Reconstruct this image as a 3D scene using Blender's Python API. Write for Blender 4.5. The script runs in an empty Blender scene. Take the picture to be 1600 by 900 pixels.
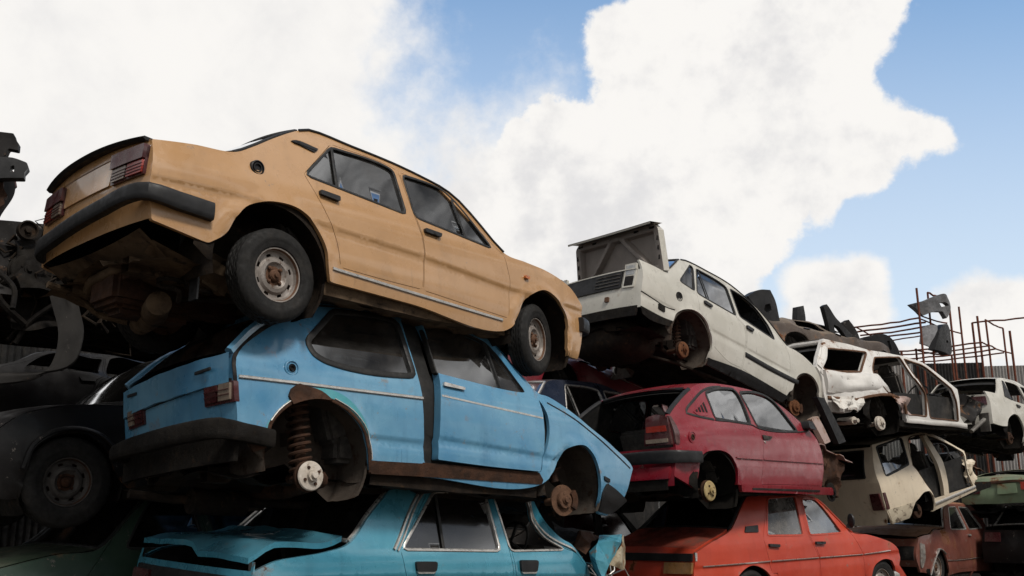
F_PX=1533.65
TILT=0.23493
D={'tan': {'W': 0.8,
         'prof': [(-0.4, 0.1), (-0.2, 0.07), (-0.1, 0.025), (0, 0.01), (0.15, 0), (0.35, 0.0), (0.5, 0.012), (0.58, 0.035), (1.0, 0.19), (1.1, 0.235),
                  (1.2, 0.29)],
         'tr': (-1.3, -2.1, 0.1),
         'tf': (1.2, 2.0, 0.05),
         'rear': [(-0.3, -1.98), (0, -2.05), (0.2, -2.07), (0.6, -2.05), (0.7, -2.0)],
         's': {'outline': [(-2.036, 0.652), (-2.038, 0.564), (-2.048, 0.36), (-2.024, 0.153), (-1.857, 0.114), (-1.699, 0.079), (-1.597, 0.16), (-1.544, 0.268),
                           (-1.488, 0.348), (-1.403, 0.399), (-1.283, 0.432), (-1.11, 0.433), (-0.996, 0.376), (-0.938, 0.306), (-0.891, 0.211), (-0.877, 0.12),
                           (-0.852, 0.015), (-0.134, -0.005), (0.783, -0.043), (0.849, -0.008), (0.881, 0.024), (0.929, 0.1), (0.999, 0.223), (1.11, 0.311),
                           (1.243, 0.357), (1.38, 0.319), (1.501, 0.224), (1.537, 0.076), (1.558, -0.123), (1.714, -0.125), (1.739, 0.032), (1.752, 0.178),
                           (1.749, 0.324), (1.604, 0.443), (1.46, 0.494), (1.272, 0.535), (1.051, 0.554), (0.805, 0.578), (0.628, 0.752), (0.44, 0.935),
                           (0.314, 1.0), (0.106, 1.041), (-0.158, 1.074), (-0.553, 1.092), (-0.923, 1.097), (-1.009, 1.057), (-1.209, 0.929), (-1.406, 0.787),
                           (-1.534, 0.71), (-1.805, 0.683)],
               'rear_door': [(-1.034, 0.711), (-0.743, 1.045), (-0.228, 1.042), (-0.147, 1.02), (-0.089, 0.639), (-0.045, 0.383), (-0.058, 0.112),
                             (-0.425, 0.113), (-0.772, 0.122), (-0.814, 0.316), (-0.926, 0.503), (-1.013, 0.668)],
               'front_door': [(-0.138, 1.012), (0.245, 0.99), (0.35, 0.914), (0.581, 0.718), (0.734, 0.594), (0.799, 0.558), (0.814, 0.475), (0.837, 0.379),
                              (0.826, 0.058), (0.341, 0.085), (-0.052, 0.109), (-0.042, 0.383), (-0.082, 0.64)],
               'rear_win': [(-1.014, 0.71), (-0.744, 1.013), (-0.243, 1.015), (-0.2, 0.997), (-0.179, 0.652)],
               'front_win': [(-0.108, 0.994), (0.275, 0.983), (0.358, 0.939), (0.67, 0.589), (-0.084, 0.653)],
               'rear_div': [(-0.744, 1.013), (-0.772, 0.68)],
               'front_div': [(0.361, 0.925), (0.4, 0.607)],
               'strip': [(-0.837, 0.103), (-0.054, 0.069), (0.758, 0.035)],
               'crease': [(-2.04, 0.439), (-1.461, 0.426), (-0.815, 0.384), (-0.066, 0.366), (0.82, 0.306), (1.525, 0.307)],
               'fuel': [(-1.396, 0.638)],
               'vent': [(-1.092, 0.946), (-1.046, 0.966), (-0.868, 0.957), (-0.911, 0.917)],
               'marker': [(1.001, 0.433), (1.052, 0.43), (1.049, 0.407), (0.998, 0.409)],
               'hand_r': [(-0.936, 0.616), (-0.781, 0.61), (-0.79, 0.569), (-0.944, 0.58)],
               'hand_f': [(-0.034, 0.572), (0.123, 0.567), (0.109, 0.533), (-0.041, 0.54)],
               'rwheel': [(-1.216, -0.041)],
               'fwheel': [(1.262, -0.108)],
               'bump': [(-2.071, 0.355), (-1.682, 0.327), (-1.741, 0.196), (-2.063, 0.258)]},
         'r': {'light_r': [(-0.112, 0.657), (-0.649, 0.62), (-0.726, 0.428), (-0.298, 0.446)],
               'light_l': [(0.478, 0.509), (0.241, 0.544), (0.223, 0.411), (0.447, 0.378)],
               'bump': [(-0.623, 0.384), (0.451, 0.371), (0.653, 0.17), (-0.682, 0.262)],
               'bottom': [(-0.794, 0.124), (0.291, 0.079)],
               'top': [(-0.52, 0.711), (0.472, 0.552)],
               'plate': [(0.216, 0.559), (-0.229, 0.581), (-0.281, 0.458), (0.174, 0.399)]},
         'rot': [0.8303, 0.0158, -0.0188],
         'T': [-1.169, 7.196, 1.443]},
 'blue': {'W': 0.805,
          'prof': [(-0.4, 0.1), (-0.2, 0.07), (-0.1, 0.025), (0, 0.01), (0.15, 0), (0.35, 0.0), (0.5, 0.012), (0.58, 0.035), (1.0, 0.19), (1.1, 0.235),
                   (1.2, 0.29)],
          'tr': (-1.1, -1.85, 0.04),
          'tf': (1.2, 1.9, 0.05),
          'rear': [(-0.3, -1.8), (0.1, -1.83), (0.55, -1.8), (0.6, -1.78), (1.0, -1.25)],
          's': {'outline': [(-1.811, 0.571), (-1.81, 0.443), (-1.779, 0.222), (-1.765, 0.136), (-1.66, 0.028), (-1.585, 0.064), (-1.571, 0.176),
                            (-1.526, 0.241), (-1.447, 0.31), (-1.38, 0.341), (-1.275, 0.369), (-1.148, 0.361), (-1.013, 0.305), (-0.913, 0.219),
                            (-0.865, 0.128), (-0.842, 0.003), (-0.828, -0.066), (-0.39, -0.058), (0.752, -0.037), (0.785, -0.014), (0.817, 0.009),
                            (0.871, 0.061), (0.925, 0.142), (0.985, 0.225), (1.104, 0.281), (1.239, 0.293), (1.329, 0.234), (1.379, 0.157), (1.413, 0.059),
                            (1.425, -0.06), (1.422, -0.138), (1.47, -0.214), (1.573, -0.229), (1.75, -0.09), (1.883, 0.168), (1.857, 0.198), (1.638, 0.304),
                            (1.52, 0.361), (1.304, 0.458), (1.092, 0.571), (0.944, 0.638), (0.879, 0.658), (0.797, 0.667), (0.685, 0.774), (0.492, 0.999),
                            (0.358, 1.097), (0.03, 1.146), (-0.477, 1.102), (-0.811, 1.084), (-1.18, 1.041), (-1.266, 0.993), (-1.598, 0.791)],
                'door_hole': [(-0.451, 1.075), (0.016, 1.115), (0.329, 1.058), (0.447, 0.947), (0.63, 0.724), (0.793, 0.587), (0.842, 0.439), (0.823, 0.289),
                              (0.77, 0.163), (0.746, 0.047), (0.439, 0.034), (-0.389, 0.031), (-0.407, 0.479), (-0.418, 0.68), (-0.445, 0.963)],
                'door': [(-0.324, 1.138), (0.016, 1.115), (0.345, 1.067), (0.453, 0.965), (0.642, 0.736), (0.729, 0.638), (0.742, 0.56), (0.752, 0.459),
                         (0.744, 0.223), (0.705, 0.052), (0.184, 0.051), (-0.29, 0.061), (-0.28, 0.274), (-0.265, 0.492), (-0.242, 0.648), (-0.256, 0.885),
                         (-0.297, 1.064)],
                'rear_win': [(-1.281, 0.746), (-1.03, 1.009), (-0.561, 1.04), (-0.501, 1.022), (-0.458, 0.645), (-0.516, 0.632), (-1.163, 0.634),
                             (-1.249, 0.669)],
                'door_win': [(-0.275, 1.094), (0.293, 1.035), (0.337, 1.014), (0.621, 0.644), (0.469, 0.638), (-0.246, 0.677), (-0.249, 0.706)],
                'door_div': [(0.326, 1.019), (0.365, 0.645)],
                'strip_q': [(-1.784, 0.439), (-1.166, 0.451), (-0.406, 0.473)],
                'strip_d': [(-0.255, 0.508), (0.746, 0.458)],
                'crease_q': [(-0.862, 0.176), (-0.409, 0.19)],
                'crease_d': [(-0.275, 0.222), (0.735, 0.188)],
                'crease_f': [(0.763, 0.206), (0.897, 0.188)],
                'fuel': [(-1.434, 0.538)],
                'handle': [(-0.222, 0.612), (-0.031, 0.596), (-0.037, 0.575), (-0.231, 0.582)],
                'patch': [(-1.461, 0.355), (-1.442, 0.404), (-1.39, 0.442), (-1.338, 0.433), (-1.239, 0.414), (-1.157, 0.36), (-1.275, 0.357), (-1.38, 0.329),
                          (-1.438, 0.304)],
                'rhub': [(-1.237, -0.118)],
                'fhub': [(1.119, -0.144)],
                'sill': [(-0.843, 0.014), (-0.399, 0.028), (-0.4, 0.035), (0.721, 0.046), (0.762, -0.004), (0.752, -0.037), (-0.39, -0.058), (-0.828, -0.069)],
                'bump': [(-1.867, 0.177), (-1.584, 0.137), (-1.596, 0.092), (-1.672, -0.002), (-1.855, 0.07)],
                'teal': [(-1.595, 0.166), (-1.543, 0.239), (-1.465, 0.324), (-1.347, 0.408), (-1.184, 0.437), (-1.034, 0.399), (-0.916, 0.3), (-0.852, 0.177),
                         (-0.81, 0.021)]},
          'r': {'light_r': [(-0.377, 0.443), (-0.751, 0.427), (-0.784, 0.305), (-0.418, 0.304)],
                'light_l': [(0.718, 0.419), (0.377, 0.399), (0.348, 0.268), (0.66, 0.273)],
                'bump': [(-0.681, 0.192), (0.796, 0.159), (0.772, 0.096), (-0.707, 0.079)],
                'gate_low': [(0.683, 0.432), (-0.531, 0.513)],
                'top': [(0.648, 0.497), (-0.189, 0.721)],
                'low': [(0.586, 0.187), (-0.785, 0.245)],
                'seam': [(-0.689, 0.584), (-0.322, 0.894)]},
          'rot': [0.7671, 0.0368, -0.055],
          'T': [-0.869, 7.554, 0.302]},
 'teal': {'W': 0.83,
          'prof': [(-0.4, 0.1), (-0.2, 0.07), (-0.1, 0.025), (0, 0.01), (0.15, 0), (0.35, 0.0), (0.5, 0.012), (0.58, 0.035), (1.0, 0.19), (1.1, 0.235),
                   (1.2, 0.29)],
          'tr': (-1.2, -2.2, 0.06),
          'tf': (1.2, 2.2, 0.06),
          'rear': [(-0.3, -2.1), (0.3, -2.16), (0.55, -2.15)],
          's': {'outline': [(-2.12, 0.5), (-2.15, 0.3), (-2.12, 0.0), (-2.05, -0.12), (-1.68, -0.14), (-1.66, 0.05), (-1.55, 0.22), (-1.3, 0.31), (-1.05, 0.22),
                            (-0.94, 0.05), (-0.92, -0.16), (0.88, -0.16), (0.92, 0.05), (1.03, 0.22), (1.28, 0.3), (1.5, 0.22), (1.6, 0.08), (1.012, 0.397),
                            (0.952, 0.509), (0.846, 0.597), (0.617, 0.685), (0.457, 0.833), (0.39, 0.983), (0.276, 1.03), (-0.038, 1.037), (-0.586, 1.038),
                            (-0.959, 1.025), (-1.032, 0.987), (-1.109, 0.918), (-1.254, 0.793), (-1.445, 0.613), (-1.629, 0.558), (-1.837, 0.526),
                            (-1.985, 0.5), (-2.122, 0.441)],
                'rear_door': [(-1.035, 0.581), (-0.682, 1.005), (-0.087, 1.029), (-0.054, 0.99), (0.015, 0.572), (0.043, 0.405), (0.06, 0.2), (0.04, -0.06),
                              (-0.72, -0.06), (-0.82, 0.1), (-0.991, 0.414)],
                'front_door': [(-0.042, 1.026), (0.29, 1.014), (0.356, 0.967), (0.34, 0.829), (0.436, 0.71), (0.67, 0.596), (0.814, 0.57), (0.915, 0.504),
                               (0.967, 0.397), (0.86, 0.3), (0.86, -0.06), (0.07, -0.06), (0.09, 0.2), (0.066, 0.405), (0.034, 0.573)],
                'rear_win': [(-1.009, 0.586), (-0.645, 0.976), (-0.135, 1.0), (-0.088, 0.584)],
                'front_win': [(-0.042, 0.994), (0.303, 0.993), (0.33, 0.911), (0.323, 0.802), (0.411, 0.696), (0.628, 0.596), (0.025, 0.583)],
                'rear_div': [(-0.63, 0.966), (-0.641, 0.59)],
                'hand_r': [(-0.921, 0.503), (-0.726, 0.503), (-0.736, 0.436), (-0.91, 0.437)],
                'hand_f': [(0.098, 0.514), (0.295, 0.514), (0.278, 0.429), (0.105, 0.43)],
                'belt': [(-1.014, 0.572), (-0.06, 0.574)],
                'frame': [(-1.058, 0.572), (-0.681, 1.01), (-0.077, 1.035)],
                'rail': [(-1.088, 0.581), (-0.754, 0.991), (-0.659, 1.026), (-0.036, 1.042), (0.348, 1.006), (0.348, 0.83), (0.439, 0.718), (0.775, 0.586)]},
          'r': {'lid': [(0.754, 0.592), (-0.736, 0.543)]},
          'rot': [0.7855, 0.0266, 0.0377],
          'T': [-0.615, 8.19, -0.752]},
 'white': {'W': 0.81,
           'prof': [(-0.4, 0.1), (-0.2, 0.07), (-0.1, 0.025), (0, 0.01), (0.15, 0), (0.35, 0.0), (0.5, 0.012), (0.58, 0.035), (1.0, 0.19), (1.1, 0.235),
                    (1.2, 0.29)],
           'tr': (-1.2, -2.15, 0.05),
           'tf': (1.2, 2.05, 0.06),
           'rear': [(-0.3, -1.95), (0.1, -2.08), (0.26, -2.1), (0.3, -2.06), (0.6, -2.04)],
           's': {'outline': [(-2.147, 0.715), (-2.125, 0.612), (-2.14, 0.3), (-2.127, 0.111), (-1.778, 0.09), (-1.58, 0.103), (-1.543, 0.202), (-1.454, 0.288),
                             (-1.273, 0.362), (-1.101, 0.367), (-0.972, 0.32), (-0.884, 0.219), (-0.819, 0.046), (-0.851, -0.123), (-0.828, -0.184),
                             (0.827, -0.193), (0.912, -0.035), (0.961, -0.003), (1.0, 0.112), (1.077, 0.241), (1.254, 0.331), (1.45, 0.32), (1.58, 0.234),
                             (1.64, 0.091), (1.708, 0.039), (1.726, 0.224), (1.658, 0.349), (1.593, 0.438), (1.286, 0.562), (1.054, 0.597), (0.844, 0.6),
                             (0.565, 0.824), (0.29, 0.99), (-0.003, 1.082), (-0.245, 1.141), (-0.732, 1.139), (-1.194, 1.1), (-1.311, 1.06), (-1.423, 0.955),
                             (-1.617, 0.779), (-1.723, 0.721), (-1.854, 0.721)],
                 'rear_door': [(-1.001, 1.107), (-0.429, 1.111), (-0.308, 1.082), (-0.306, 0.612), (-0.182, 0.531), (-0.138, 0.406), (-0.182, -0.045),
                               (-0.446, -0.045), (-0.791, 0.055), (-0.847, 0.199), (-0.948, 0.329), (-1.101, 0.391), (-1.127, 0.64)],
                 'front_door': [(-0.292, 1.081), (0.138, 1.028), (0.494, 0.798), (0.816, 0.53), (0.872, 0.39), (0.878, 0.25), (0.806, -0.143), (-0.161, -0.045),
                                (-0.116, 0.414), (-0.151, 0.542), (-0.28, 0.622)],
                 'quart_win': [(-1.435, 0.696), (-1.109, 1.064), (-1.062, 1.054), (-1.162, 0.669)],
                 'rear_win': [(-0.982, 1.062), (-0.506, 1.066), (-0.355, 1.044), (-0.306, 0.638), (-0.882, 0.647), (-1.107, 0.655)],
                 'front_win': [(-0.269, 1.052), (0.158, 1.012), (0.479, 0.765), (0.543, 0.588), (-0.217, 0.657)],
                 'rear_div': [(-0.948, 1.045), (-0.877, 0.659)],
                 'front_div': [(0.424, 0.772), (0.5, 0.584)],
                 'strip': [(-0.13, 0.154), (0.383, 0.137), (1.056, 0.136)],
                 'sillband': [(-0.855, -0.118), (-0.148, -0.067), (0.906, -0.105), (0.833, -0.201), (-0.822, -0.191)],
                 'hand_r': [(-1.005, 0.587), (-0.857, 0.573), (-0.868, 0.534), (-1.018, 0.54)],
                 'hand_f': [(-0.118, 0.561), (0.028, 0.552), (0.003, 0.507), (-0.133, 0.513)],
                 'fuel': [(-1.511, 0.447)],
                 'rhub': [(-1.221, -0.169)],
                 'fhub': [(1.311, -0.16)],
                 'lower': [(-2.146, 0.286), (-1.716, 0.237), (-1.54, 0.251), (-1.58, 0.103), (-1.778, 0.09), (-2.127, 0.111)]},
           'r': {'light_r': [(-0.469, 0.687), (-0.621, 0.665), (-0.671, 0.355), (-0.525, 0.37)],
                 'panel': [(0.572, 0.583), (-0.449, 0.559), (-0.493, 0.37), (0.314, 0.331)],
                 'grille': [(-0.035, 0.585), (-0.44, 0.56), (-0.474, 0.387), (-0.084, 0.395)],
                 'top': [(0.553, 0.597), (-0.469, 0.687)],
                 'bump': [(0.291, 0.327), (-0.679, 0.334), (-0.72, 0.139), (0.214, 0.163)],
                 'low': [(0.214, 0.163), (-0.72, 0.133)]},
           'rot': [0.7315, 0.2004, -0.0035],
           'T': [2.52, 13.087, 1.92]},
 'crimson': {'W': 0.83,
             'prof': [(-0.4, 0.1), (-0.2, 0.07), (-0.1, 0.025), (0, 0.01), (0.15, 0), (0.35, 0.0), (0.5, 0.012), (0.58, 0.035), (1.0, 0.19), (1.1, 0.235),
                      (1.2, 0.29)],
             'tr': (-1.1, -1.95, 0.08),
             'tf': (1.2, 2.0, 0.05),
             'rear': [(-0.3, -1.86), (0.3, -1.92), (0.38, -1.86), (0.65, -1.72), (1.0, -1.35)],
             's': {'outline': [(-1.903, 0.683), (-1.903, 0.388), (-1.905, 0.32), (-1.95, 0.075), (-1.666, -0.051), (-1.621, 0.095), (-1.578, 0.231),
                               (-1.487, 0.305), (-1.354, 0.33), (-1.197, 0.328), (-1.037, 0.279), (-0.964, 0.201), (-0.949, 0.119), (-0.956, -0.022),
                               (0.846, -0.051), (0.924, 0.234), (0.89, 0.422), (0.82, 0.548), (0.675, 0.663), (0.581, 0.737), (0.384, 0.873), (0.161, 0.972),
                               (-0.12, 1.044), (-0.47, 1.075), (-0.778, 1.086), (-1.049, 1.075), (-1.236, 1.049), (-1.392, 0.995), (-1.752, 0.792)],
                   'door': [(-0.456, 1.038), (0.157, 0.966), (0.379, 0.867), (0.585, 0.682), (0.815, 0.542), (0.89, 0.422), (0.918, 0.234), (0.84, -0.038),
                            (-0.493, -0.017), (-0.432, 0.17), (-0.368, 0.444), (-0.379, 0.597), (-0.397, 0.753)],
                   'rear_win': [(-1.147, 0.956), (-0.853, 1.022), (-0.549, 1.037), (-0.496, 0.96), (-0.505, 0.644), (-1.162, 0.68), (-1.149, 0.819)],
                   'door_win': [(-0.449, 1.003), (-0.093, 1.02), (0.19, 0.946), (0.458, 0.594), (0.246, 0.587), (-0.382, 0.622), (-0.404, 0.806)],
                   'tri': [(-1.594, 0.712), (-1.198, 0.93), (-1.225, 0.677)],
                   'frame': [(-1.615, 0.724), (-1.44, 0.854), (-1.131, 0.999), (-0.806, 1.052), (-0.485, 1.058), (-0.42, 0.938), (-0.474, 0.624),
                             (-1.178, 0.657), (-1.569, 0.696)],
                   'skirt': [(-0.939, -0.015), (1.05, -0.063), (1.11, -0.15), (-0.912, -0.093)],
                   'strip': [(-0.91, 0.261), (0.898, 0.218)],
                   'fuel': [(-1.648, 0.46)],
                   'handle': [(-0.361, 0.52), (-0.166, 0.505), (-0.217, 0.473), (-0.36, 0.469)],
                   'rhub': [(-1.361, -0.085)],
                   'fhub': [(1.297, -0.139)],
                   'mirror': [(0.66, 0.676)],
                   'light': [(-1.899, 0.679), (-1.9, 0.388), (-1.95, 0.383), (-1.943, 0.666)],
                   'band': [(-1.931, 0.306), (-1.556, 0.295), (-1.575, 0.199), (-1.942, 0.199)]},
             'r': {'light': [(-0.342, 0.689), (-0.49, 0.71), (-0.705, 0.393), (-0.444, 0.403)],
                   'band': [(-0.128, 0.342), (-0.627, 0.312), (-0.617, 0.209), (-0.155, 0.241)],
                   'left': [(0.772, 0.834), (-0.076, 0.386)],
                   'low': [(-0.118, 0.02), (-0.706, 0.073)]},
             'rot': [0.7776, -0.0304, -0.0285],
             'T': [2.475, 11.779, 0.416]},
 'orange': {'W': 0.81,
            'prof': [(-0.4, 0.1), (-0.2, 0.07), (-0.1, 0.025), (0, 0.01), (0.15, 0), (0.35, 0.0), (0.5, 0.012), (0.58, 0.035), (1.0, 0.19), (1.1, 0.235),
                     (1.2, 0.29)],
            'tr': (-1.2, -2.15, 0.06),
            'tf': (1.2, 2.0, 0.06),
            'rear': [(-0.3, -2.05), (0.3, -2.12), (0.5, -2.1)],
            's': {'outline': [(-2.063, 0.459), (-2.068, 0.39), (-2.1, 0.2), (-2.05, -0.1), (-1.62, -0.12), (-1.58, 0.05), (-1.45, 0.22), (-1.22, 0.3),
                              (-1.0, 0.22), (-0.88, 0.05), (-0.85, -0.15), (0.86, -0.15), (0.947, 0.079), (1.018, 0.185), (1.145, 0.248), (1.283, 0.266),
                              (1.402, 0.242), (1.451, 0.165), (1.6, 0.0), (1.85, -0.05), (1.579, 0.178), (1.624, 0.27), (1.605, 0.357), (1.508, 0.432),
                              (1.25, 0.51), (0.985, 0.565), (0.7, 0.597), (0.468, 0.807), (0.306, 0.969), (0.171, 1.029), (-0.066, 1.063), (-0.601, 1.078),
                              (-0.846, 1.074), (-0.96, 1.051), (-1.157, 0.914), (-1.33, 0.768), (-1.448, 0.681), (-1.815, 0.554)],
                  'rear_door': [(-0.645, 1.05), (-0.099, 1.047), (-0.064, 1.006), (-0.158, 0.59), (-0.082, 0.409), (-0.039, 0.306), (-0.056, 0.129),
                                (0.02, -0.05), (-0.75, -0.05), (-0.82, 0.2), (-0.913, 0.197), (-0.957, 0.417), (-0.98, 0.576), (-0.833, 0.783)],
                  'front_door': [(-0.046, 1.02), (0.271, 1.015), (0.338, 0.949), (0.499, 0.785), (0.67, 0.583), (0.757, 0.457), (0.819, 0.349), (0.825, 0.084),
                                 (0.86, 0.1), (0.86, -0.05), (0.03, -0.05), (-0.039, 0.128), (-0.029, 0.318), (-0.066, 0.421), (-0.141, 0.589)],
                  'rear_win': [(-0.647, 1.011), (-0.13, 1.034), (-0.246, 0.597), (-0.882, 0.61)],
                  'front_win': [(-0.021, 1.006), (0.235, 0.996), (0.312, 0.909), (0.501, 0.603), (-0.126, 0.594)],
                  'strip': [(-1.975, 0.318), (-0.916, 0.331), (-0.078, 0.333), (0.958, 0.335), (1.375, 0.365)],
                  'vent': [(-1.204, 0.712), (-0.994, 0.722), (-1.024, 0.648), (-1.253, 0.65)],
                  'hand_r': [(-0.918, 0.518), (-0.745, 0.507), (-0.755, 0.473), (-0.929, 0.489)],
                  'hand_f': [(-0.079, 0.516), (0.09, 0.511), (0.079, 0.48), (-0.092, 0.486)],
                  'mirror': [(0.656, 0.647)],
                  'fwheel': [(1.221, 0.041)]},
            'r': {'top': [(0.219, 0.49), (-0.79, 0.461)],
                  'light': [(-0.383, 0.361), (-0.822, 0.36), (-0.814, 0.258), (-0.375, 0.256)],
                  'band': [(0.218, 0.471), (-0.79, 0.427), (-0.79, 0.37), (0.214, 0.361)]},
            'rot': [0.6447, -0.021, -0.0085],
            'T': [3.113, 12.449, -0.73]},
 'beige': {'W': 0.8,
           'prof': [(-0.4, 0.1), (-0.2, 0.07), (-0.1, 0.025), (0, 0.01), (0.15, 0), (0.35, 0.0), (0.5, 0.012), (0.58, 0.035), (1.0, 0.19), (1.1, 0.235),
                    (1.2, 0.29)],
           'tr': (-1.3, -1.95, 0.05),
           'tf': (1.2, 2.0, 0.05),
           'rear': [(-0.3, -1.86), (0.1, -1.92), (0.55, -1.86), (1.0, -1.62), (1.1, -1.55)],
           's': {'outline': [(-1.962, 0.394), (-1.937, 0.082), (-1.831, -0.152), (-1.403, -0.146), (-1.239, 0.037), (-1.104, 0.107), (-0.949, 0.163),
                             (-0.788, 0.157), (-0.68, 0.05), (-0.683, -0.073), (-0.726, -0.187), (0.66, -0.109), (0.617, -0.018), (0.489, 0.213), (0.553, 0.57),
                             (-0.139, 0.992), (-0.837, 1.044), (-1.694, 1.049), (-1.945, 0.63)],
                 'opening': [(-0.735, 0.991), (-0.246, 0.983), (0.267, 0.725), (0.509, 0.551), (0.465, 0.217), (0.565, -0.021), (-0.646, 0.006),
                             (-0.673, 0.073), (-0.844, 0.303), (-1.012, 0.608)],
                 'quart_win': [(-1.629, 0.997), (-0.909, 1.03), (-1.091, 0.642), (-1.758, 0.575)],
                 'pillar': [(-0.332, 0.983), (-0.216, 0.965), (-0.18, 0.59), (-0.192, 0.208), (-0.218, -0.026), (-0.361, -0.006), (-0.347, 0.187),
                            (-0.348, 0.567)],
                 'flake': [(-1.926, 0.084), (-1.25, 0.075), (-1.403, -0.146), (-1.825, -0.149)],
                 'rhub': [(-1.011, -0.081)]},
           'r': {'win': [(-0.042, 1.049), (-0.427, 0.991), (-0.529, 0.59), (-0.115, 0.585)],
                 'light': [(-0.544, 0.344), (-0.687, 0.353), (-0.727, 0.083), (-0.519, 0.082)],
                 'low': [(0.237, 0.071), (-0.497, 0.058)],
                 'top': [(0.007, 1.007), (-0.478, 1.017)]},
           'rot': [0.6336, -0.2061, -0.0094],
           'T': [6.779, 16.988, 0.496]},
 'wreck': {'W': 0.8,
           'prof': [(-0.4, 0.1), (-0.2, 0.07), (-0.1, 0.025), (0, 0.01), (0.15, 0), (0.35, 0.0), (0.5, 0.012), (0.58, 0.035), (1.0, 0.19), (1.1, 0.235),
                    (1.2, 0.29)],
           'tr': (-1.3, -2.1, 0.05),
           'tf': (1.2, 2.0, 0.05),
           'rear': [(-0.3, -1.9), (0.3, -2.0), (0.6, -1.98), (1.1, -1.85)],
           's': {'outline': [(-2.043, 1.133), (-2.486, 0.657), (-2.461, 0.564), (-2.467, 0.228), (-2.357, 0.038), (-1.993, 0.025), (-1.775, 0.186),
                             (-1.322, 0.285), (-0.927, 0.293), (-0.663, 0.143), (-0.66, -0.064), (1.025, -0.103), (0.856, 0.061), (0.897, 0.512),
                             (0.308, 0.886), (-0.21, 0.987), (-1.077, 1.025), (-1.597, 1.084)],
                 'rear_open': [(-2.15, 0.969), (-1.189, 0.976), (-1.561, 0.636), (-2.015, 0.623), (-2.339, 0.639)],
                 'mid_open': [(-1.041, 0.899), (-0.315, 0.962), (-0.2, 0.55), (-0.072, 0.384), (-0.118, 0.043), (-0.617, 0.052), (-0.701, 0.234),
                              (-1.069, 0.355), (-1.251, 0.558), (-1.245, 0.657)],
                 'front_open': [(-0.23, 0.937), (0.223, 0.839), (0.729, 0.502), (0.784, 0.304), (0.789, -0.002), (-0.028, 0.023), (-0.06, 0.361),
                                (-0.136, 0.579)],
                 'crumple': [(-2.413, 0.556), (-1.243, 0.62), (-1.016, 0.335), (-1.766, 0.231), (-2.467, 0.228)],
                 'rhub': [(-1.128, -0.145)],
                 'drum': [(-1.961, -0.115)]},
           'r': {'left': [(0.133, 1.152), (-0.249, 1.22)]},
           'rot': [0.6359, -0.0245, -0.0501],
           'T': [5.915, 15.636, 1.501]},
 'brown': {'W': 0.8,
           'prof': [(-0.4, 0.1), (-0.2, 0.07), (-0.1, 0.025), (0, 0.01), (0.15, 0), (0.35, 0.0), (0.5, 0.012), (0.58, 0.035), (1.0, 0.19), (1.1, 0.235),
                    (1.2, 0.29)],
           'tr': (-1.3, -2.2, 0.05),
           'tf': (1.3, 2.1, 0.08),
           'rear': [(-0.3, -2.05), (0.3, -2.12), (0.5, -2.1)],
           's': {'outline': [(-2.271, 0.453), (-2.366, 0.207), (-2.269, -0.087), (-1.75, -0.1), (-1.861, -0.095), (-1.764, 0.128), (-1.598, 0.265),
                             (-1.417, 0.238), (-1.305, 0.097), (-1.16, -0.163), (-0.8, -0.12), (0.85, -0.12), (0.654, 0.012), (0.916, 0.216), (1.21, 0.256),
                             (1.348, 0.141), (1.308, -0.056), (1.756, 0.049), (2.052, 0.334), (2.024, 0.509), (1.626, 0.596), (1.054, 0.63), (0.873, 0.677),
                             (0.765, 0.9), (0.556, 1.037), (-0.103, 1.05), (-0.625, 1.011), (-0.798, 0.953), (-1.127, 0.609), (-1.616, 0.575)],
                 'rear_door': [(-0.57, 0.998), (-0.143, 1.021), (-0.089, 0.615), (-0.096, 0.346), (-0.109, -0.191), (-0.02, -0.05), (-0.7, -0.05),
                               (-0.823, 0.141), (-0.746, 0.506), (-0.954, 0.61)],
                 'front_door': [(-0.098, 1.022), (0.434, 1.006), (0.717, 0.647), (1.064, 0.608), (0.893, 0.286), (0.85, 0.1), (0.85, -0.05), (0, -0.05),
                                (-0.071, -0.192), (-0.059, 0.346), (-0.051, 0.615)],
                 'rear_win': [(-0.557, 0.98), (-0.212, 0.998), (-0.163, 0.614), (-0.884, 0.61)],
                 'front_win': [(-0.091, 0.995), (0.336, 0.99), (0.63, 0.641), (-0.036, 0.615)],
                 'lip': [(-1.889, -0.132), (-1.764, 0.128), (-1.675, 0.265), (-1.505, 0.272), (-1.36, 0.199)],
                 'strip': [(-1.237, 0.096), (-0.79, 0.089), (0.779, 0.148)],
                 'rhub': [(-1.566, -0.049)]},
           'r': {'top': [(-0.166, 0.517), (-0.665, 0.45)]},
           'rot': [0.797, 0.0103, 0.0197],
           'T': [7.651, 18.634, -0.707]}}
# ---------------------------------------------------------------- library
import bpy, bmesh, math, random
import numpy as np
from mathutils import Vector, Matrix, Euler, noise
from mathutils.geometry import delaunay_2d_cdt
SC = bpy.context.scene
COL = SC.collection
CAM_H = 1.05
HUB = .28
rad = math.radians
NV = noise.noise

def nz(x, y, z, s=1.0, seed=0.0):
    return NV(Vector((x*s+seed*7.31, y*s-seed*3.17, z*s+seed*1.93)))

def at(px, py, Y):
    """world point seen at photo pixel (px, py) at distance Y in front of the camera"""
    r = ((px-800)/F_PX, (450-py)/F_PX, 1.0)
    d = (r[0], -r[1]*math.sin(TILT)+math.cos(TILT), r[1]*math.cos(TILT)+math.sin(TILT))
    k = Y/d[1]
    return Vector((d[0]*k, Y, d[2]*k+CAM_H))

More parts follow.
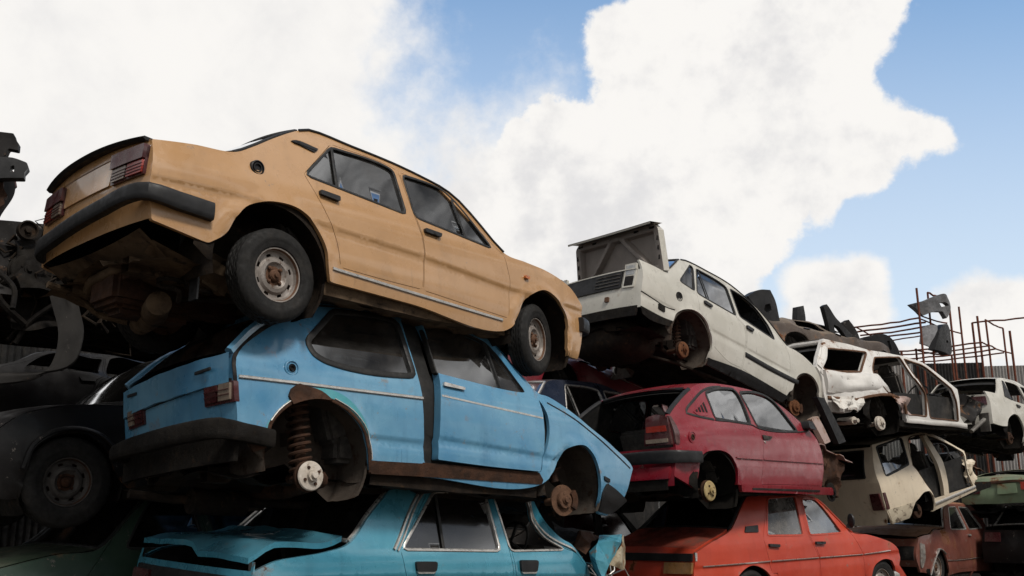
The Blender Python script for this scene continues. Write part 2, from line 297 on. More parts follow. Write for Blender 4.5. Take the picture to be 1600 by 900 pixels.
class MB:
    def __init__(s): s.v = []; s.f = []; s.m = []
    def add(s, vs, fs, mi=0):
        o = len(s.v); s.v += [tuple(p) for p in vs]
        s.f += [tuple(i+o for i in f) for f in fs]; s.m += [mi]*len(fs); return s
    def merge(s, b, mi=None, fn=None):
        o = len(s.v); s.v += [fn(p) if fn else p for p in b.v]
        s.f += [tuple(i+o for i in f) for f in b.f]; s.m += [mi if mi is not None else k for k in b.m]; return s
    def grid(s, rows, mi=0, closed=False):
        n = len(rows[0]); vs = [p for r in rows for p in r]; fs = []
        for i in range(len(rows)-1):
            for j in range(n if closed else n-1):
                k = (j+1) % n
                fs.append((i*n+j, i*n+k, (i+1)*n+k, (i+1)*n+j))
        return s.add(vs, fs, mi)
    def tube(s, pts, r, n=8, mi=0, cap=True):
        pts = [Vector(p) for p in pts]; rr = r if isinstance(r, (list, tuple)) else [r]*len(pts)
        rows = []; up = None
        for i, p in enumerate(pts):
            t = (pts[min(i+1, len(pts)-1)]-pts[max(i-1, 0)])
            if t.length < 1e-9: t = Vector((0, 0, 1))
            t.normalize()
            if up is None: up = Vector((0, 0, 1)) if abs(t.z) < .9 else Vector((1, 0, 0))
            a = (up-t*up.dot(t)).normalized(); b = t.cross(a); up = a
            rows.append([p+(a*math.cos(2*math.pi*j/n)+b*math.sin(2*math.pi*j/n))*rr[i] for j in range(n)])
        o = len(s.v); s.grid(rows, mi, True)
        if cap:
            s.f.append(tuple(o+j for j in range(n))[::-1]); s.m.append(mi)
            s.f.append(tuple(o+(len(rows)-1)*n+j for j in range(n))); s.m.append(mi)
        return s
    def box(s, c, d, M=None, mi=0, taper=1.0):
        vs = []
        for z in (-1, 1):
            k = taper if z > 0 else 1
            for y in (-1, 1):
                for x in (-1, 1):
                    p = Vector((x*d[0]/2*k, y*d[1]/2*k, z*d[2]/2))
                    if M is not None: p = M @ p
                    vs.append(p+Vector(c))
        return s.add(vs, [(0, 2, 3, 1), (4, 5, 7, 6), (0, 1, 5, 4), (2, 6, 7, 3), (0, 4, 6, 2), (1, 3, 7, 5)], mi)
    def lathe(s, prof, c, axis='y', n=32, sg=1, mi=0):
        """prof: (radius, offset along axis)"""
        rows = []
        for r, h in prof:
            row = []
            for j in range(n):
                a = 2*math.pi*j/n
                row.append((c[0]+r*math.cos(a), c[1]+h*sg, c[2]+r*math.sin(a)))
            rows.append(row)
        return s.grid(rows, mi, True)

def make(name, mb, mat, parent=None, ang=38, recalc=True, shift=None, bevel=0):
    me = bpy.data.meshes.new(name)
    bm = bmesh.new()
    vs = [bm.verts.new(p) for p in mb.v]
    for f, mi in zip(mb.f, mb.m):
        if len(set(f)) < 3: continue
        try: q = bm.faces.new([vs[i] for i in f]); q.material_index = mi; q.smooth = True
        except ValueError: pass
    bmesh.ops.remove_doubles(bm, verts=bm.verts, dist=1e-5)
    if recalc: bmesh.ops.recalc_face_normals(bm, faces=bm.faces)
    if bevel:
        es = [e for e in bm.edges if len(e.link_faces) == 2 and e.calc_face_angle(0) > .6]
        bmesh.ops.bevel(bm, geom=es, offset=bevel, segments=2, affect='EDGES', clamp_overlap=True)
        for q in bm.faces: q.smooth = True
    for e in bm.edges:
        if len(e.link_faces) == 2 and e.calc_face_angle(0) > rad(ang): e.smooth = False
    bm.to_mesh(me); bm.free()
    for m in (mat if isinstance(mat, (list, tuple)) else [mat]): me.materials.append(m)
    o = bpy.data.objects.new(name, me); COL.objects.link(o)
    if parent is not None: o.parent = parent
    return o

def tag(o, label=None, cat=None, group=None, kind=None):
    if label: o['label'] = label
    if cat: o['category'] = cat
    if group: o['group'] = group
    if kind: o['kind'] = kind
    return o

def empty(name, loc, rot=(0, 0, 0), label=None, cat=None, group=None):
    o = bpy.data.objects.new(name, None); COL.objects.link(o)
    o.location = loc; o.rotation_euler = rot; o.empty_display_size = .2
    return tag(o, label, cat, group)

# ---------------------------------------------------------------- 2D helpers
def smooth_loop(pts, step=.03, corner=40, fil=.012, closed=True):
    P = [np.array(p[:2], float) for p in pts]; n = len(P); cor = []
    for i in range(n):
        if not closed and i in (0, n-1): cor.append(True); continue
        a = P[i]-P[i-1]; b = P[(i+1) % n]-P[i]
        c = np.dot(a, b)/(np.linalg.norm(a)*np.linalg.norm(b)+1e-12)
        cor.append(math.degrees(math.acos(max(-1, min(1, c)))) > corner)
    out = []
    segs = n if closed else n-1
    for i in range(segs):
        p1, p2 = P[i], P[(i+1) % n]
        p0 = P[i-1] if not cor[i] else p1-(p2-p1); p3 = P[(i+2) % n] if not cor[(i+1) % n] else p2+(p2-p1)
        L = np.linalg.norm(p2-p1); k = max(1, int(L/step+.5))
        s0, s1 = 0.0, 1.0
        if closed and cor[i] and fil: s0 = min(.3, fil/max(L, 1e-6))
        if closed and cor[(i+1) % n] and fil: s1 = 1-min(.3, fil/max(L, 1e-6))
        ts = [s0+(s1-s0)*j/k for j in range(k)]
        if closed and cor[(i+1) % n] and fil: ts.append(s1)
        l0 = np.linalg.norm(p1-p0)+1e-9; l2 = np.linalg.norm(p3-p2)+1e-9
        m1 = ((p1-p0)/l0*.5+(p2-p1)/L*.5)*L; m2 = ((p2-p1)/L*.5+(p3-p2)/l2*.5)*L
        for t in ts:
            h = (2*t**3-3*t**2+1)*p1+(t**3-2*t**2+t)*m1+(-2*t**3+3*t**2)*p2+(t**3-t**2)*m2
            out.append(h)
        if closed and cor[(i+1) % n] and fil:
            nx = P[(i+2) % n]; L2 = np.linalg.norm(nx-p2); s = min(.3, fil/max(L2, 1e-6))
            out.append(p2*.5+.25*(out[-1])+.25*(p2+(nx-p2)*s))
    if not closed: out.append(P[-1])
    res = [out[0]]
    for p in out[1:]:
        if np.linalg.norm(p-res[-1]) > .0015: res.append(p)
    if closed and np.linalg.norm(res[0]-res[-1]) < .0015: res.pop()
    return np.array(res)

def area(L): x, y = L[:, 0], L[:, 1]; return .5*np.sum(x*np.roll(y, -1)-np.roll(x, -1)*y)
def offset(L, d):
    """grow (d>0) or shrink a closed loop"""
    s = 1 if area(L) > 0 else -1
    e = np.roll(L, -1, 0)-L; e /= (np.linalg.norm(e, axis=1, keepdims=True)+1e-12)
    nn = np.stack([e[:, 1], -e[:, 0]], 1)*s
    a = nn+np.roll(nn, 1, 0); q = np.sum(a*nn, 1, keepdims=True)
    return L+a/np.maximum(q, .5)*d
def inside(pts, L):
    x, y = pts[:, 0:1], pts[:, 1:2]; x0, y0 = L[:, 0], L[:, 1]; x1, y1 = np.roll(x0, -1), np.roll(y0, -1)
    c = ((y0 > y) != (y1 > y)) & (x < (x1-x0)*(y-y0)/(y1-y0+1e-15)+x0)
    return (c.sum(1) % 2) == 1
def dist_loop(pts, L):
    a = L[None]; b = np.roll(L, -1, 0)[None]; p = pts[:, None]; ab = b-a
    t = np.clip(np.sum((p-a)*ab, 2)/(np.sum(ab*ab, 2)+1e-12), 0, 1)
    return np.min(np.linalg.norm(p-(a+ab*t[..., None]), axis=2), 1)

def tri_fill(loop, holes=(), step=.06, extra=None):
    mn, mx = loop.min(0), loop.max(0); g = []
    k = 0; y = mn[1]+step*.4
    while y < mx[1]:
        x = mn[0]+(step*.5 if k % 2 else 0)
        while x < mx[0]: g.append((x, y)); x += step
        y += step*.866; k += 1
    if extra is not None and len(extra): g += [tuple(e) for e in extra]
    V = [tuple(p) for p in loop]; E = [(i, (i+1) % len(loop)) for i in range(len(loop))]
    for h in holes:
        o = len(V); V += [tuple(p) for p in h]; E += [(o+i, o+(i+1) % len(h)) for i in range(len(h))]
    if g:
        g = np.array(g); m = inside(g, loop)
        for h in holes: m &= ~inside(g, h)
        g = g[m]
        if len(g):
            for l in [loop]+list(holes): g = g[dist_loop(g, l) > step*.3] if len(g) else g
        V += [tuple(p) for p in g]
    vo, eo, fo, *_ = delaunay_2d_cdt([Vector(p) for p in V], E, [], 0, 1e-6)
    vo = np.array([tuple(p) for p in vo]); F = np.array([f for f in fo if len(f) == 3])
    c = vo[F].mean(1); m = inside(c, loop)
    for h in holes: m &= ~inside(c, h)
    return vo, F[m]

def boundary(F):
    cnt = {}
    for f in F:
        for i in range(3):
            a, b = int(f[i]), int(f[(i+1) % 3]); k = (min(a, b), max(a, b))
            cnt[k] = None if k in cnt else (a, b)
    return [e for e in cnt.values() if e]

# ---------------------------------------------------------------- materials
class NT:
    def __init__(s, name):
        s.m = bpy.data.materials.new(name); s.m.use_nodes = True; s.t = s.m.node_tree; s.t.nodes.clear()
        s.out = s.n('ShaderNodeOutputMaterial')
    def n(s, typ, **kw):
        o = s.t.nodes.new(typ)
        for k, v in kw.items(): setattr(o, k, v)
        return o
    def l(s, a, b): s.t.links.new(a, b)
    def coord(s, seed=0, scale=(1, 1, 1), kind='Object'):
        tc = s.n('ShaderNodeTexCoord'); mp = s.n('ShaderNodeMapping')
        mp.inputs['Location'].default_value = (seed*3.7, seed*1.3, seed*2.1); mp.inputs['Scale'].default_value = scale
        s.l(tc.outputs[kind], mp.inputs[0]); return mp.outputs[0]
    def noise(s, co, scale, detail=4, rough=.55, dist=0):
        q = s.n('ShaderNodeTexNoise'); q.inputs['Scale'].default_value = scale; q.inputs['Detail'].default_value = detail
        q.inputs['Roughness'].default_value = rough; q.inputs['Distortion'].default_value = dist; s.l(co, q.inputs['Vector']); return q.outputs[0]
    def ramp(s, v, a, b, lo=0., hi=1.):
        q = s.n('ShaderNodeMapRange'); q.clamp = True; q.interpolation_type = 'SMOOTHSTEP'
        q.inputs[1].default_value = a; q.inputs[2].default_value = b; q.inputs[3].default_value = lo; q.inputs[4].default_value = hi
        s.l(v, q.inputs[0]); return q.outputs[0]
    def mix(s, fac, a, b):
        q = s.n('ShaderNodeMix', data_type='RGBA')
        for v, i in ((fac, 0), (a, 6), (b, 7)):
            if isinstance(v, (int, float)): q.inputs[i].default_value = v
            elif isinstance(v, (tuple, list)): q.inputs[i].default_value = (*v, 1)
            else: s.l(v, q.inputs[i])
        return q.outputs[2]
    def math(s, op, a, b=0.0):
        q = s.n('ShaderNodeMath', operation=op)
        for v, i in ((a, 0), (b, 1)):
            if isinstance(v, (int, float)): q.inputs[i].default_value = v
            else: s.l(v, q.inputs[i])
        return q.outputs[0]
    def bsdf(s, col, rough=.5, metal=0, coat=0, bump=None, bstr=.1, bdist=.02, spec=.5):
        q = s.n('ShaderNodeBsdfPrincipled')
        for k, v in (('Base Color', col), ('Roughness', rough), ('Metallic', metal), ('Coat Weight', coat)):
            if isinstance(v, (tuple, list)): q.inputs[k].default_value = (*v, 1)
            elif isinstance(v, (int, float)): q.inputs[k].default_value = v
            else: s.l(v, q.inputs[k])
        q.inputs['Specular IOR Level'].default_value = spec
        if coat: q.inputs['Coat Roughness'].default_value = .07
        if bump is not None:
            b = s.n('ShaderNodeBump'); b.inputs['Strength'].default_value = bstr; b.inputs['Distance'].default_value = bdist
            s.l(bump, b.inputs['Height']); s.l(b.outputs[0], q.inputs['Normal'])
        s.l(q.outputs[0], s.out.inputs[0]); return q

RUST_D = (.045, .02, .012); RUST_L = (.19, .075, .03)
def paint(name, c1, c2, seed=1, rust=.3, dust=.35, rough=.38, coat=.25, fade=.5, metal=0, dustc=(.23, .19, .15), streak=.35, dent=.35, spec=.5):
    t = NT(name); co = t.coord(seed)
    n1 = t.noise(co, 1.3, 5, .6, .4)
    col = t.mix(t.ramp(n1, .5-.25*fade-.05, .5+.25*fade+.05), c1, c2)
    st = t.noise(t.coord(seed+1, (5, 5, .5)), 2.2, 6, .6)
    col = t.mix(t.ramp(st, .52, .8, 0, streak), col, tuple(c*.55 for c in c1))
    fine = t.noise(co, 30, 6, .7)
    col = t.mix(t.ramp(fine, .55, .85, 0, .35), col, tuple(min(1, c*1.25+.04) for c in c2))
    spk = t.noise(co, 75, 3, .6)
    col = t.mix(t.ramp(spk, .68, .76, 0, .5), col, tuple(c*.3+.01 for c in c1))
    # scratches
    w = t.noise(t.coord(seed+4, (1.2, 6, 15)), 2.3, 8, .65, 2.2)
    col = t.mix(t.ramp(w, .655, .69, 0, .2), col, tuple(min(1, c*1.3+.08) for c in c2))
    w2 = t.noise(t.coord(seed+6, (9, 9, 1.2)), 3.0, 6, .7, .5)
    col = t.mix(t.ramp(w2, .62, .70, 0, streak), col, tuple(c*.4+.008 for c in c1))
    ch = t.noise(co, 8, 14, .78, .2)
    col = t.mix(t.ramp(ch, .635-.05*rust, .65-.05*rust, 0, .8), col, t.mix(t.noise(co, 40, 3), (.05, .035, .028), (.30, .27, .24)))
    blot = t.noise(t.coord(seed+7, (1, 1, .6)), 3.1, 9, .66, .6)
    col = t.mix(t.ramp(blot, .50, .72, 0, .30), col, tuple(c*.62 for c in c1)); col = t.mix(t.ramp(blot, .50, .30, 0, .22), col, tuple(min(1, c*1.12+.05) for c in c2))
    # rust
    r = t.noise(co, 2.6, 12, .68, .3)
    th = .715-.12*rust
    rm = t.ramp(r, th, th+.03)
    rc = t.mix(t.noise(co, 24, 6, .7), RUST_D, RUST_L)
    halo = t.ramp(r, th-.06, th+.01, 0, .45)
    col = t.mix(halo, col, (.22, .11, .05))
    col = t.mix(rm, col, rc)
    # dust lying on faces that look up
    g = t.n('ShaderNodeNewGeometry'); sx = t.n('ShaderNodeSeparateXYZ'); t.l(g.outputs['True Normal'], sx.inputs[0])
    up = t.ramp(sx.outputs[2], .35, .95)
    dm = t.math('MULTIPLY', up, t.ramp(t.noise(co, 4, 7, .65), .25, .75, dust*.4, min(1, dust*1.6)))
    col = t.mix(dm, col, dustc)
    film = t.ramp(t.noise(co, .9, 6, .6), .35, .8, 0, .28*dust+.015)
    col = t.mix(film, col, dustc)
    ro = t.math('ADD', t.ramp(t.noise(co, 6, 6), .3, .75, rough-.1, rough+.16), t.math('MULTIPLY', t.math('MAXIMUM', rm, dm), .4))
    bh = t.math('ADD', t.math('MULTIPLY', t.noise(co, 2.2, 3), 1.0), t.math('MULTIPLY', t.noise(co, 60, 3), .02))
    bh = t.math('ADD', bh, t.math('MULTIPLY', t.math('MULTIPLY', rm, t.noise(co, 90, 4)), .12))
    q = t.bsdf(col, ro, metal, coat, bh, dent, .02, spec)
    cl = t.math('SUBTRACT', 1.0, t.math('MINIMUM', t.math('MULTIPLY', t.math('MAXIMUM', rm, dm), 1.4), .97))
    t.l(t.math('MULTIPLY', cl, spec), q.inputs['Specular IOR Level'])
    if coat: t.l(t.math('MULTIPLY', cl, coat), q.inputs['Coat Weight'])
    return t.m

def grime(name, c1, c2, c3, seed=1, rough=.85, scale=6, bump=.5, amt=.5, metal=0, spec=.18):
    t = NT(name); co = t.coord(seed)
    col = t.mix(t.ramp(t.noise(co, scale, 8, .65, .4), .35, .65), c1, c2)
    col = t.mix(t.ramp(t.noise(co, scale*2.3, 8, .7), .66-.2*amt, .76-.15*amt), col, c3)
    t.bsdf(col, t.ramp(t.noise(co, scale*3, 4), .3, .7, rough-.15, rough+.1), metal, 0, t.noise(co, scale*5, 6, .7), bump, .012, spec)
    return t.m

def glass(name, tint=(.30, .32, .33), dirt=.18, seed=1, rough=.03):
    t = NT(name); co = t.coord(seed)
    tr = t.n('ShaderNodeBsdfTransparent'); tr.inputs[0].default_value = (*tint, 1)
    gl = t.n('ShaderNodeBsdfGlossy'); gl.inputs['Roughness'].default_value = rough; gl.inputs[0].default_value = (.95, .97, 1, 1)
    bp = t.n('ShaderNodeBump'); bp.inputs['Strength'].default_value = .06; bp.inputs['Distance'].default_value = .02
    t.l(t.noise(co, 2.5, 2), bp.inputs['Height']); t.l(bp.outputs[0], gl.inputs['Normal'])
    fr = t.n('ShaderNodeFresnel'); fr.inputs[0].default_value = 1.52
    fm = t.math('MINIMUM', t.math('MULTIPLY', fr.outputs[0], 3.3), 1.0)
    m1 = t.n('ShaderNodeMixShader'); t.l(fm, m1.inputs[0]); t.l(tr.outputs[0], m1.inputs[1]); t.l(gl.outputs[0], m1.inputs[2])
    df = t.n('ShaderNodeBsdfDiffuse'); df.inputs[0].default_value = (.16, .15, .14, 1)
    d1 = t.ramp(t.noise(co, 3.2, 8, .7), .38, .82, dirt*.25, dirt*1.5)
    d2 = t.ramp(t.noise(t.coord(seed+3, (8, 8, .8)), 3, 6, .6), .55, .8, 0, dirt)
    m2 = t.n('ShaderNodeMixShader'); t.l(t.math('ADD', d1, d2), m2.inputs[0]); t.l(m1.outputs[0], m2.inputs[1]); t.l(df.outputs[0], m2.inputs[2])
    t.l(m2.outputs[0], t.out.inputs[0]); return t.m

def plain(name, c, rough=.5, metal=0, seed=1, var=.35, coat=0, bump=.15, scale=14, dust=.15, dustc=(.22, .19, .16), spec=.4):
    t = NT(name); co = t.coord(seed)
    col = t.mix(t.ramp(t.noise(co, scale, 7, .65), .3, .75), tuple(x*(1-var) for x in c), tuple(min(1, x*(1+var)) for x in c))
    col = t.mix(t.ramp(t.noise(co, scale*.35, 8, .7), .45, .85, 0, dust*2), col, dustc)
    t.bsdf(col, t.ramp(t.noise(co, scale*1.7, 4), .3, .7, max(.05, rough-.12), rough+.15), metal, coat, t.noise(co, scale*4, 5), bump, .006, spec)
    return t.m

def smooth_loop3(P, n):
    out = []; m = len(P)-1
    for i in range(n+1):
        u = i/n*m; k = min(int(u), m-1); t = u-k; a = P[max(k-1, 0)]; b = P[k]; c_ = P[k+1]; d = P[min(k+2, m)]
        out.append(.5*((2*b)+(c_-a)*t+(2*a-5*b+4*c_-d)*t*t+(3*b-a-3*c_+d)*t**3))
    return out
# ---------------------------------------------------------------- car builder
class Car:
    def __init__(s, name, label, base, cat='car', T=None, rot=None, arches=(), creases=(), step=.07, deform=None, W=None, group=None, bow=.05):
        d = D[base]; s.d = d; s.S = d['s']; s.W = W or d['W']; s.prof = d['prof']; s.tr = d['tr']; s.tf = d['tf']
        T = Vector(T if T is not None else d['T']); rot = rot or d['rot']
        if base is not None and T.z < 90: pass
        s.rot = Euler((rot[2], rot[1], rot[0]), 'XYZ'); Rm = s.rot.to_matrix()
        s.T = T+Vector((0, 0, CAM_H)); s.M = Rm
        s.root = empty(name, s.T+Rm @ Vector((0, 0, -HUB)), s.rot, label, cat, group or 'scrapped cars piled in stacks')
        s.arches = arches; s.creases = creases; s.step = step; s.deform = deform; s.bow = bow
        s.loop = smooth_loop(s.S['outline'], .03, 42, .01)
        xm = min(p[0] for p in s.S['outline']); s.zr = min(p[1] for p in s.S['outline'] if p[0] < xm+.12)+.004
    def y(s, x, z):
        p = np.interp(min(max(z, -.4), 1.2), [a for a, b in s.prof], [b for a, b in s.prof])
        r0, r1, ra = s.tr; f0, f1, fa = s.tf
        a = min(max((r0-x)/(r0-r1), 0), 1.3); b = min(max((x-f0)/(f1-f0), 0), 1.3)
        v = s.W-p-ra*a*a-fa*b*b
        for cx, cz, r, w, h in s.arches:
            q = math.hypot(x-cx, z-cz)-r
            if -.03 < q < w: k = 1-max(q, 0)/w; v += h*(k*k*(3-2*k))
        for pl, amp, wd in s.creases:
            if pl[0][0]-.05 < x < pl[-1][0]+.05:
                zc = np.interp(x, [q[0] for q in pl], [q[1] for q in pl]); dz = zc-z
                if 0 < dz < wd:
                    e = min(1, dz/.03); e = e*e*(3-2*e); k = 1-dz/wd; v -= amp*e*k*k*(3-2*k)
        return v
    def pt(s, x, z, lift=0, sg=-1): return (x, sg*(s.y(x, z)+lift), z)
    def obj(s, name, mb, mat, parent=None, ang=38, raw=False, **kw):
        m = MB(); m.f = mb.f; m.m = mb.m
        vs = mb.v
        if s.deform and not raw: vs = [s.deform(Vector(p)) for p in vs]
        m.v = [(p[0], p[1], p[2]+HUB) for p in vs]
        return make(name, m, mat, parent if parent is not None else s.root, ang, **kw)
    def ztop(s, x):
        L = s.loop; b = -9
        for i in range(len(L)):
            p, q = L[i], L[(i+1) % len(L)]
            if (p[0]-x)*(q[0]-x) <= 0 and abs(p[0]-q[0]) > 1e-9:
                b = max(b, p[1]+(q[1]-p[1])*(x-p[0])/(q[0]-p[0]))
        return b
    def xend(s, z, rear=True):
        L = s.loop; c = []
        for i in range(len(L)):
            p, q = L[i], L[(i+1) % len(L)]
            if (p[1]-z)*(q[1]-z) <= 0 and abs(p[1]-q[1]) > 1e-9: c.append(p[0]+(q[0]-p[0])*(z-p[1])/(q[1]-p[1]))
        return (min(c) if rear else max(c)) if c else 0
    # ---- side skins
    def skin(s, loop, holes=(), lift=0, thick=.03, sg=-1, step=None):
        ex = []
        for pl, amp, wd in s.creases:
            for x in np.arange(pl[0][0], pl[-1][0], .04):
                zc = np.interp(x, [q[0] for q in pl], [q[1] for q in pl])
                ex += [(x, zc+.012), (x, zc-.002), (x, zc-.016), (x, zc-.032), (x, zc-.07), (x, zc-.12)]
        V, F = tri_fill(loop, holes, step or s.step, ex)
        Y = [s.y(a, b)+lift for a, b in V]
        mb = MB(); mb.add([(a, sg*y, b) for (a, b), y in zip(V, Y)], [tuple(f) for f in F])
        if thick:
            vs = []; fs = []
            for a, b in boundary(F):
                o = len(vs)
                vs += [(V[a][0], sg*Y[a], V[a][1]), (V[b][0], sg*Y[b], V[b][1]), (V[b][0], sg*(Y[b]-thick), V[b][1]), (V[a][0], sg*(Y[a]-thick), V[a][1])]
                fs.append((o, o+1, o+2, o+3))
            mb.add(vs, fs)
        return mb
    def panel(s, name, key, mat, holes=(), gap=0, lift=0, thick=.03, parent=None, fil=.012, sides=(-1, 1), corner=42, holefil=.035):
        L = smooth_loop(s.S[key] if isinstance(key, str) else key, .03, corner, fil)
        if gap: L = offset(L, -gap)
        H = [smooth_loop(s.S[h] if isinstance(h, str) else h, .03, 40, holefil) for h in holes]
        return [s.obj(name, s.skin(L, H, lift, thick, sg), mat, parent[i] if isinstance(parent, list) else parent) for i, sg in enumerate(sides)]
    def pane(s, name, key, mat, parent=None, depth=.014, fil=.035, sides=(-1, 1)):
        L = offset(smooth_loop(s.S[key], .04, 40, fil), .008)
        return [s.obj(name, s.skin(L, (), -depth, 0, sg, .12), mat, parent[i] if isinstance(parent, list) else parent) for i, sg in enumerate(sides)]
    def sweep(s, P, w0, w1, lift, sg=-1, closed=False, base=-.004):
        P = np.array(P); n = len(P); rows = []
        for i in range(n):
            a = P[(i-1) % n] if closed or i > 0 else P[i]; b = P[(i+1) % n] if closed or i < n-1 else P[i]
            t = b-a; t = t/(np.linalg.norm(t)+1e-9); nn = np.array([-t[1], t[0]])
            q0 = P[i]+nn*w0; q1 = P[i]+nn*w1; e = (w1-w0)*.2
            q0i = P[i]+nn*(w0+e); q1i = P[i]+nn*(w1-e)
            rows.append([s.pt(*q0, base, sg), s.pt(*q0, lift*.6, sg), s.pt(*q0i, lift, sg), s.pt(*q1i, lift, sg), s.pt(*q1, lift*.6, sg), s.pt(*q1, base, sg)])
        mb = MB()
        if closed: rows.append(rows[0])
        mb.grid(rows)
        if not closed: mb.add(rows[0], [tuple(range(6))]); mb.add(rows[-1], [tuple(range(6))])
        return mb
    def seal(s, name, key, mat, w=.016, lift=.006, parent=None, fil=.035, sides=(-1, 1)):
        L = smooth_loop(s.S[key], .03, 40, fil)
        if area(L) < 0: L = L[::-1]
        return [s.obj(name, s.sweep(L, -w*.75, w*.25, lift, sg, True, -.02), mat, parent[i] if isinstance(parent, list) else parent) for i, sg in enumerate(sides)]
    def trim(s, name, pts, mat, w=.02, lift=.01, parent=None, sides=(-1, 1), smooth=True):
        P = s.S[pts] if isinstance(pts, str) else pts
        L = smooth_loop(P, .05, 60, 0, closed=False)
        return [s.obj(name, s.sweep(L, -w/2, w/2, lift, sg), mat, parent[i] if isinstance(parent, list) else parent) for i, sg in enumerate(sides)]
    def plate(s, name, pts, mat, lift=.012, parent=None, fil=.008, sides=(-1, 1), thick=None, corner=40):
        L = smooth_loop(s.S[pts] if isinstance(pts, str) else pts, .03, corner, fil)
        return [s.obj(name, s.skin(L, (), lift, thick if thick is not None else lift+.01, sg, .05), mat, parent[i] if isinstance(parent, list) else parent) for i, sg in enumerate(sides)]
    def disc(s, name, c, r, mat, lift=.012, parent=None, sides=(-1,), r2=None):
        out = []
        for i, sg in enumerate(sides):
            y = s.y(*c); mb = MB()
            pr = [(0, lift*.3), (r*.45, lift*.3), (r*.5, lift*.9), (r*.62, lift*.9), (r*.66, lift*.2), (r*.8, lift*.3), (r*.86, lift), (r, lift*.8), (r*1.03, -.012)]
            mb.lathe(pr, (c[0], sg*y, c[1]), n=24, sg=sg)
            out.append(s.obj(name, mb, mat, parent[i] if isinstance(parent, list) else parent))
        return out
    # ---- cross-car skins
    def patch_mb(s, x0, x1, n=10, m=13, crown=(.03, .03), bow=(0, 0), inset=0, lift=0, t0=-1, t1=1, zadj=None, thick=0):
        rows = []
        for i in range(n+1):
            k = i/n; x = x0+(x1-x0)*k; z = s.ztop(x); hy = s.y(x, z)-inset
            cr = crown[0]+(crown[1]-crown[0])*k; bw = bow[0]+(bow[1]-bow[0])*k; row = []
            for j in range(m):
                t = t0+(t1-t0)*j/(m-1); u = 1-abs(t)**2.2
                zz = z+cr*u+lift
                if zadj: zz += zadj(x, t)
                row.append((x+bw*u, t*hy, zz))
            rows.append(row)
        mb = MB(); mb.grid(rows)
        if thick:
            low = [[(a, b, c-thick) for a, b, c in r] for r in rows]; mb.grid(low)
            rim = rows[0]+[r[-1] for r in rows[1:-1]]+rows[-1][::-1]+[r[0] for r in rows[1:-1]][::-1]
            mb.grid([rim, [(a, b, c-thick) for a, b, c in rim]], closed=True)
        return mb
    def end_mb(s, z0, z1, rear=True, n=8, m=13, t0=-1, t1=1, lift=0, bow=None):
        rows = []; b = s.bow if bow is None else bow; q = -1 if rear else 1
        for i in range(n+1):
            z = z0+(z1-z0)*i/n; x = s.xend(max(z, s.zr) if rear else z, rear); hy = s.y(x, z)
            rows.append([(x+q*(b*(1-abs(t)**2.5)+lift), t*hy, z) for t in [t0+(t1-t0)*j/(m-1) for j in range(m)]])
        mb = MB(); mb.grid(rows); return mb
    def rx(s, y, z, rear=True, bow=None):
        z = max(z, s.zr) if rear else z; x = s.xend(z, rear); t = min(1, abs(y)/max(.1, s.y(x, z))); b = s.bow if bow is None else bow
        return x+(-1 if rear else 1)*b*(1-t**2.5)
    def endplate(s, name, yz, mat, lift=.015, parent=None, rear=True, fil=.008, step=.08, back=.02, ang=38):
        L = smooth_loop(yz, .04, 40, fil); V, F = tri_fill(L, (), step); q = -1 if rear else 1
        X = [s.rx(a, b, rear) for a, b in V]; mb = MB()
        mb.add([(x+q*lift, a, b) for (a, b), x in zip(V, X)], [tuple(f) for f in F]); vs = []; fs = []
        for a, b in boundary(F):
            o = len(vs); vs += [(X[a]+q*lift, *V[a]), (X[b]+q*lift, *V[b]), (X[b]-q*back, *V[b]), (X[a]-q*back, *V[a])]; fs.append((o, o+1, o+2, o+3))
        mb.add(vs, fs)
        return s.obj(name, mb, mat, parent, ang)
    def bumper(s, name, path, mat, dep=.05, parent=None, mirror=True):
        """path: (x, y, z0, z1) on the right half, from the side end to the middle"""
        P = list(path)
        if mirror: P = P+[(a, -b, c, d) for a, b, c, d in P[::-1] if b != 0]
        Q = smooth_loop([(p[0], p[1]) for p in P], .06, 75, 0, False)
        src = np.array([[p[0], p[1]] for p in P]); cum = np.r_[0, np.cumsum(np.linalg.norm(np.diff(src, axis=0), axis=1))]
        cq = np.r_[0, np.cumsum(np.linalg.norm(np.diff(Q, axis=0), axis=1))]; cq = cq/cq[-1]*cum[-1]
        z0 = np.interp(cq, cum, [p[2] for p in P]); z1 = np.interp(cq, cum, [p[3] for p in P]); rows = []
        cx = np.mean(src[:, 0])+(1.0 if np.mean(src[:, 0]) < 0 else -1.0)
        for i in range(len(Q)):
            t = Q[min(i+1, len(Q)-1)]-Q[max(i-1, 0)]; t = t/np.linalg.norm(t); nn = np.array([t[1], -t[0]])
            if np.dot(nn, Q[i]-np.array([cx, 0])) < 0: nn = -nn
            h = z1[i]-z0[i]
            def R_(d, f): return (Q[i][0]+nn[0]*d, Q[i][1]+nn[1]*d, z0[i]+h*f)
            rows.append([R_(-dep*.4, .02), R_(dep*.8, 0), R_(dep, .14), R_(dep*1.03, .3), R_(dep*1.05, .5), R_(dep*1.03, .7), R_(dep*.98, .84), R_(dep*.9, .93), R_(dep*.7, 1), R_(-dep*.4, .98)])
        mb = MB(); mb.grid(rows, closed=True); mb.add(rows[0], [tuple(range(10))]); mb.add(rows[-1], [tuple(range(10))])
        return s.obj(name, mb, mat, parent, 30)
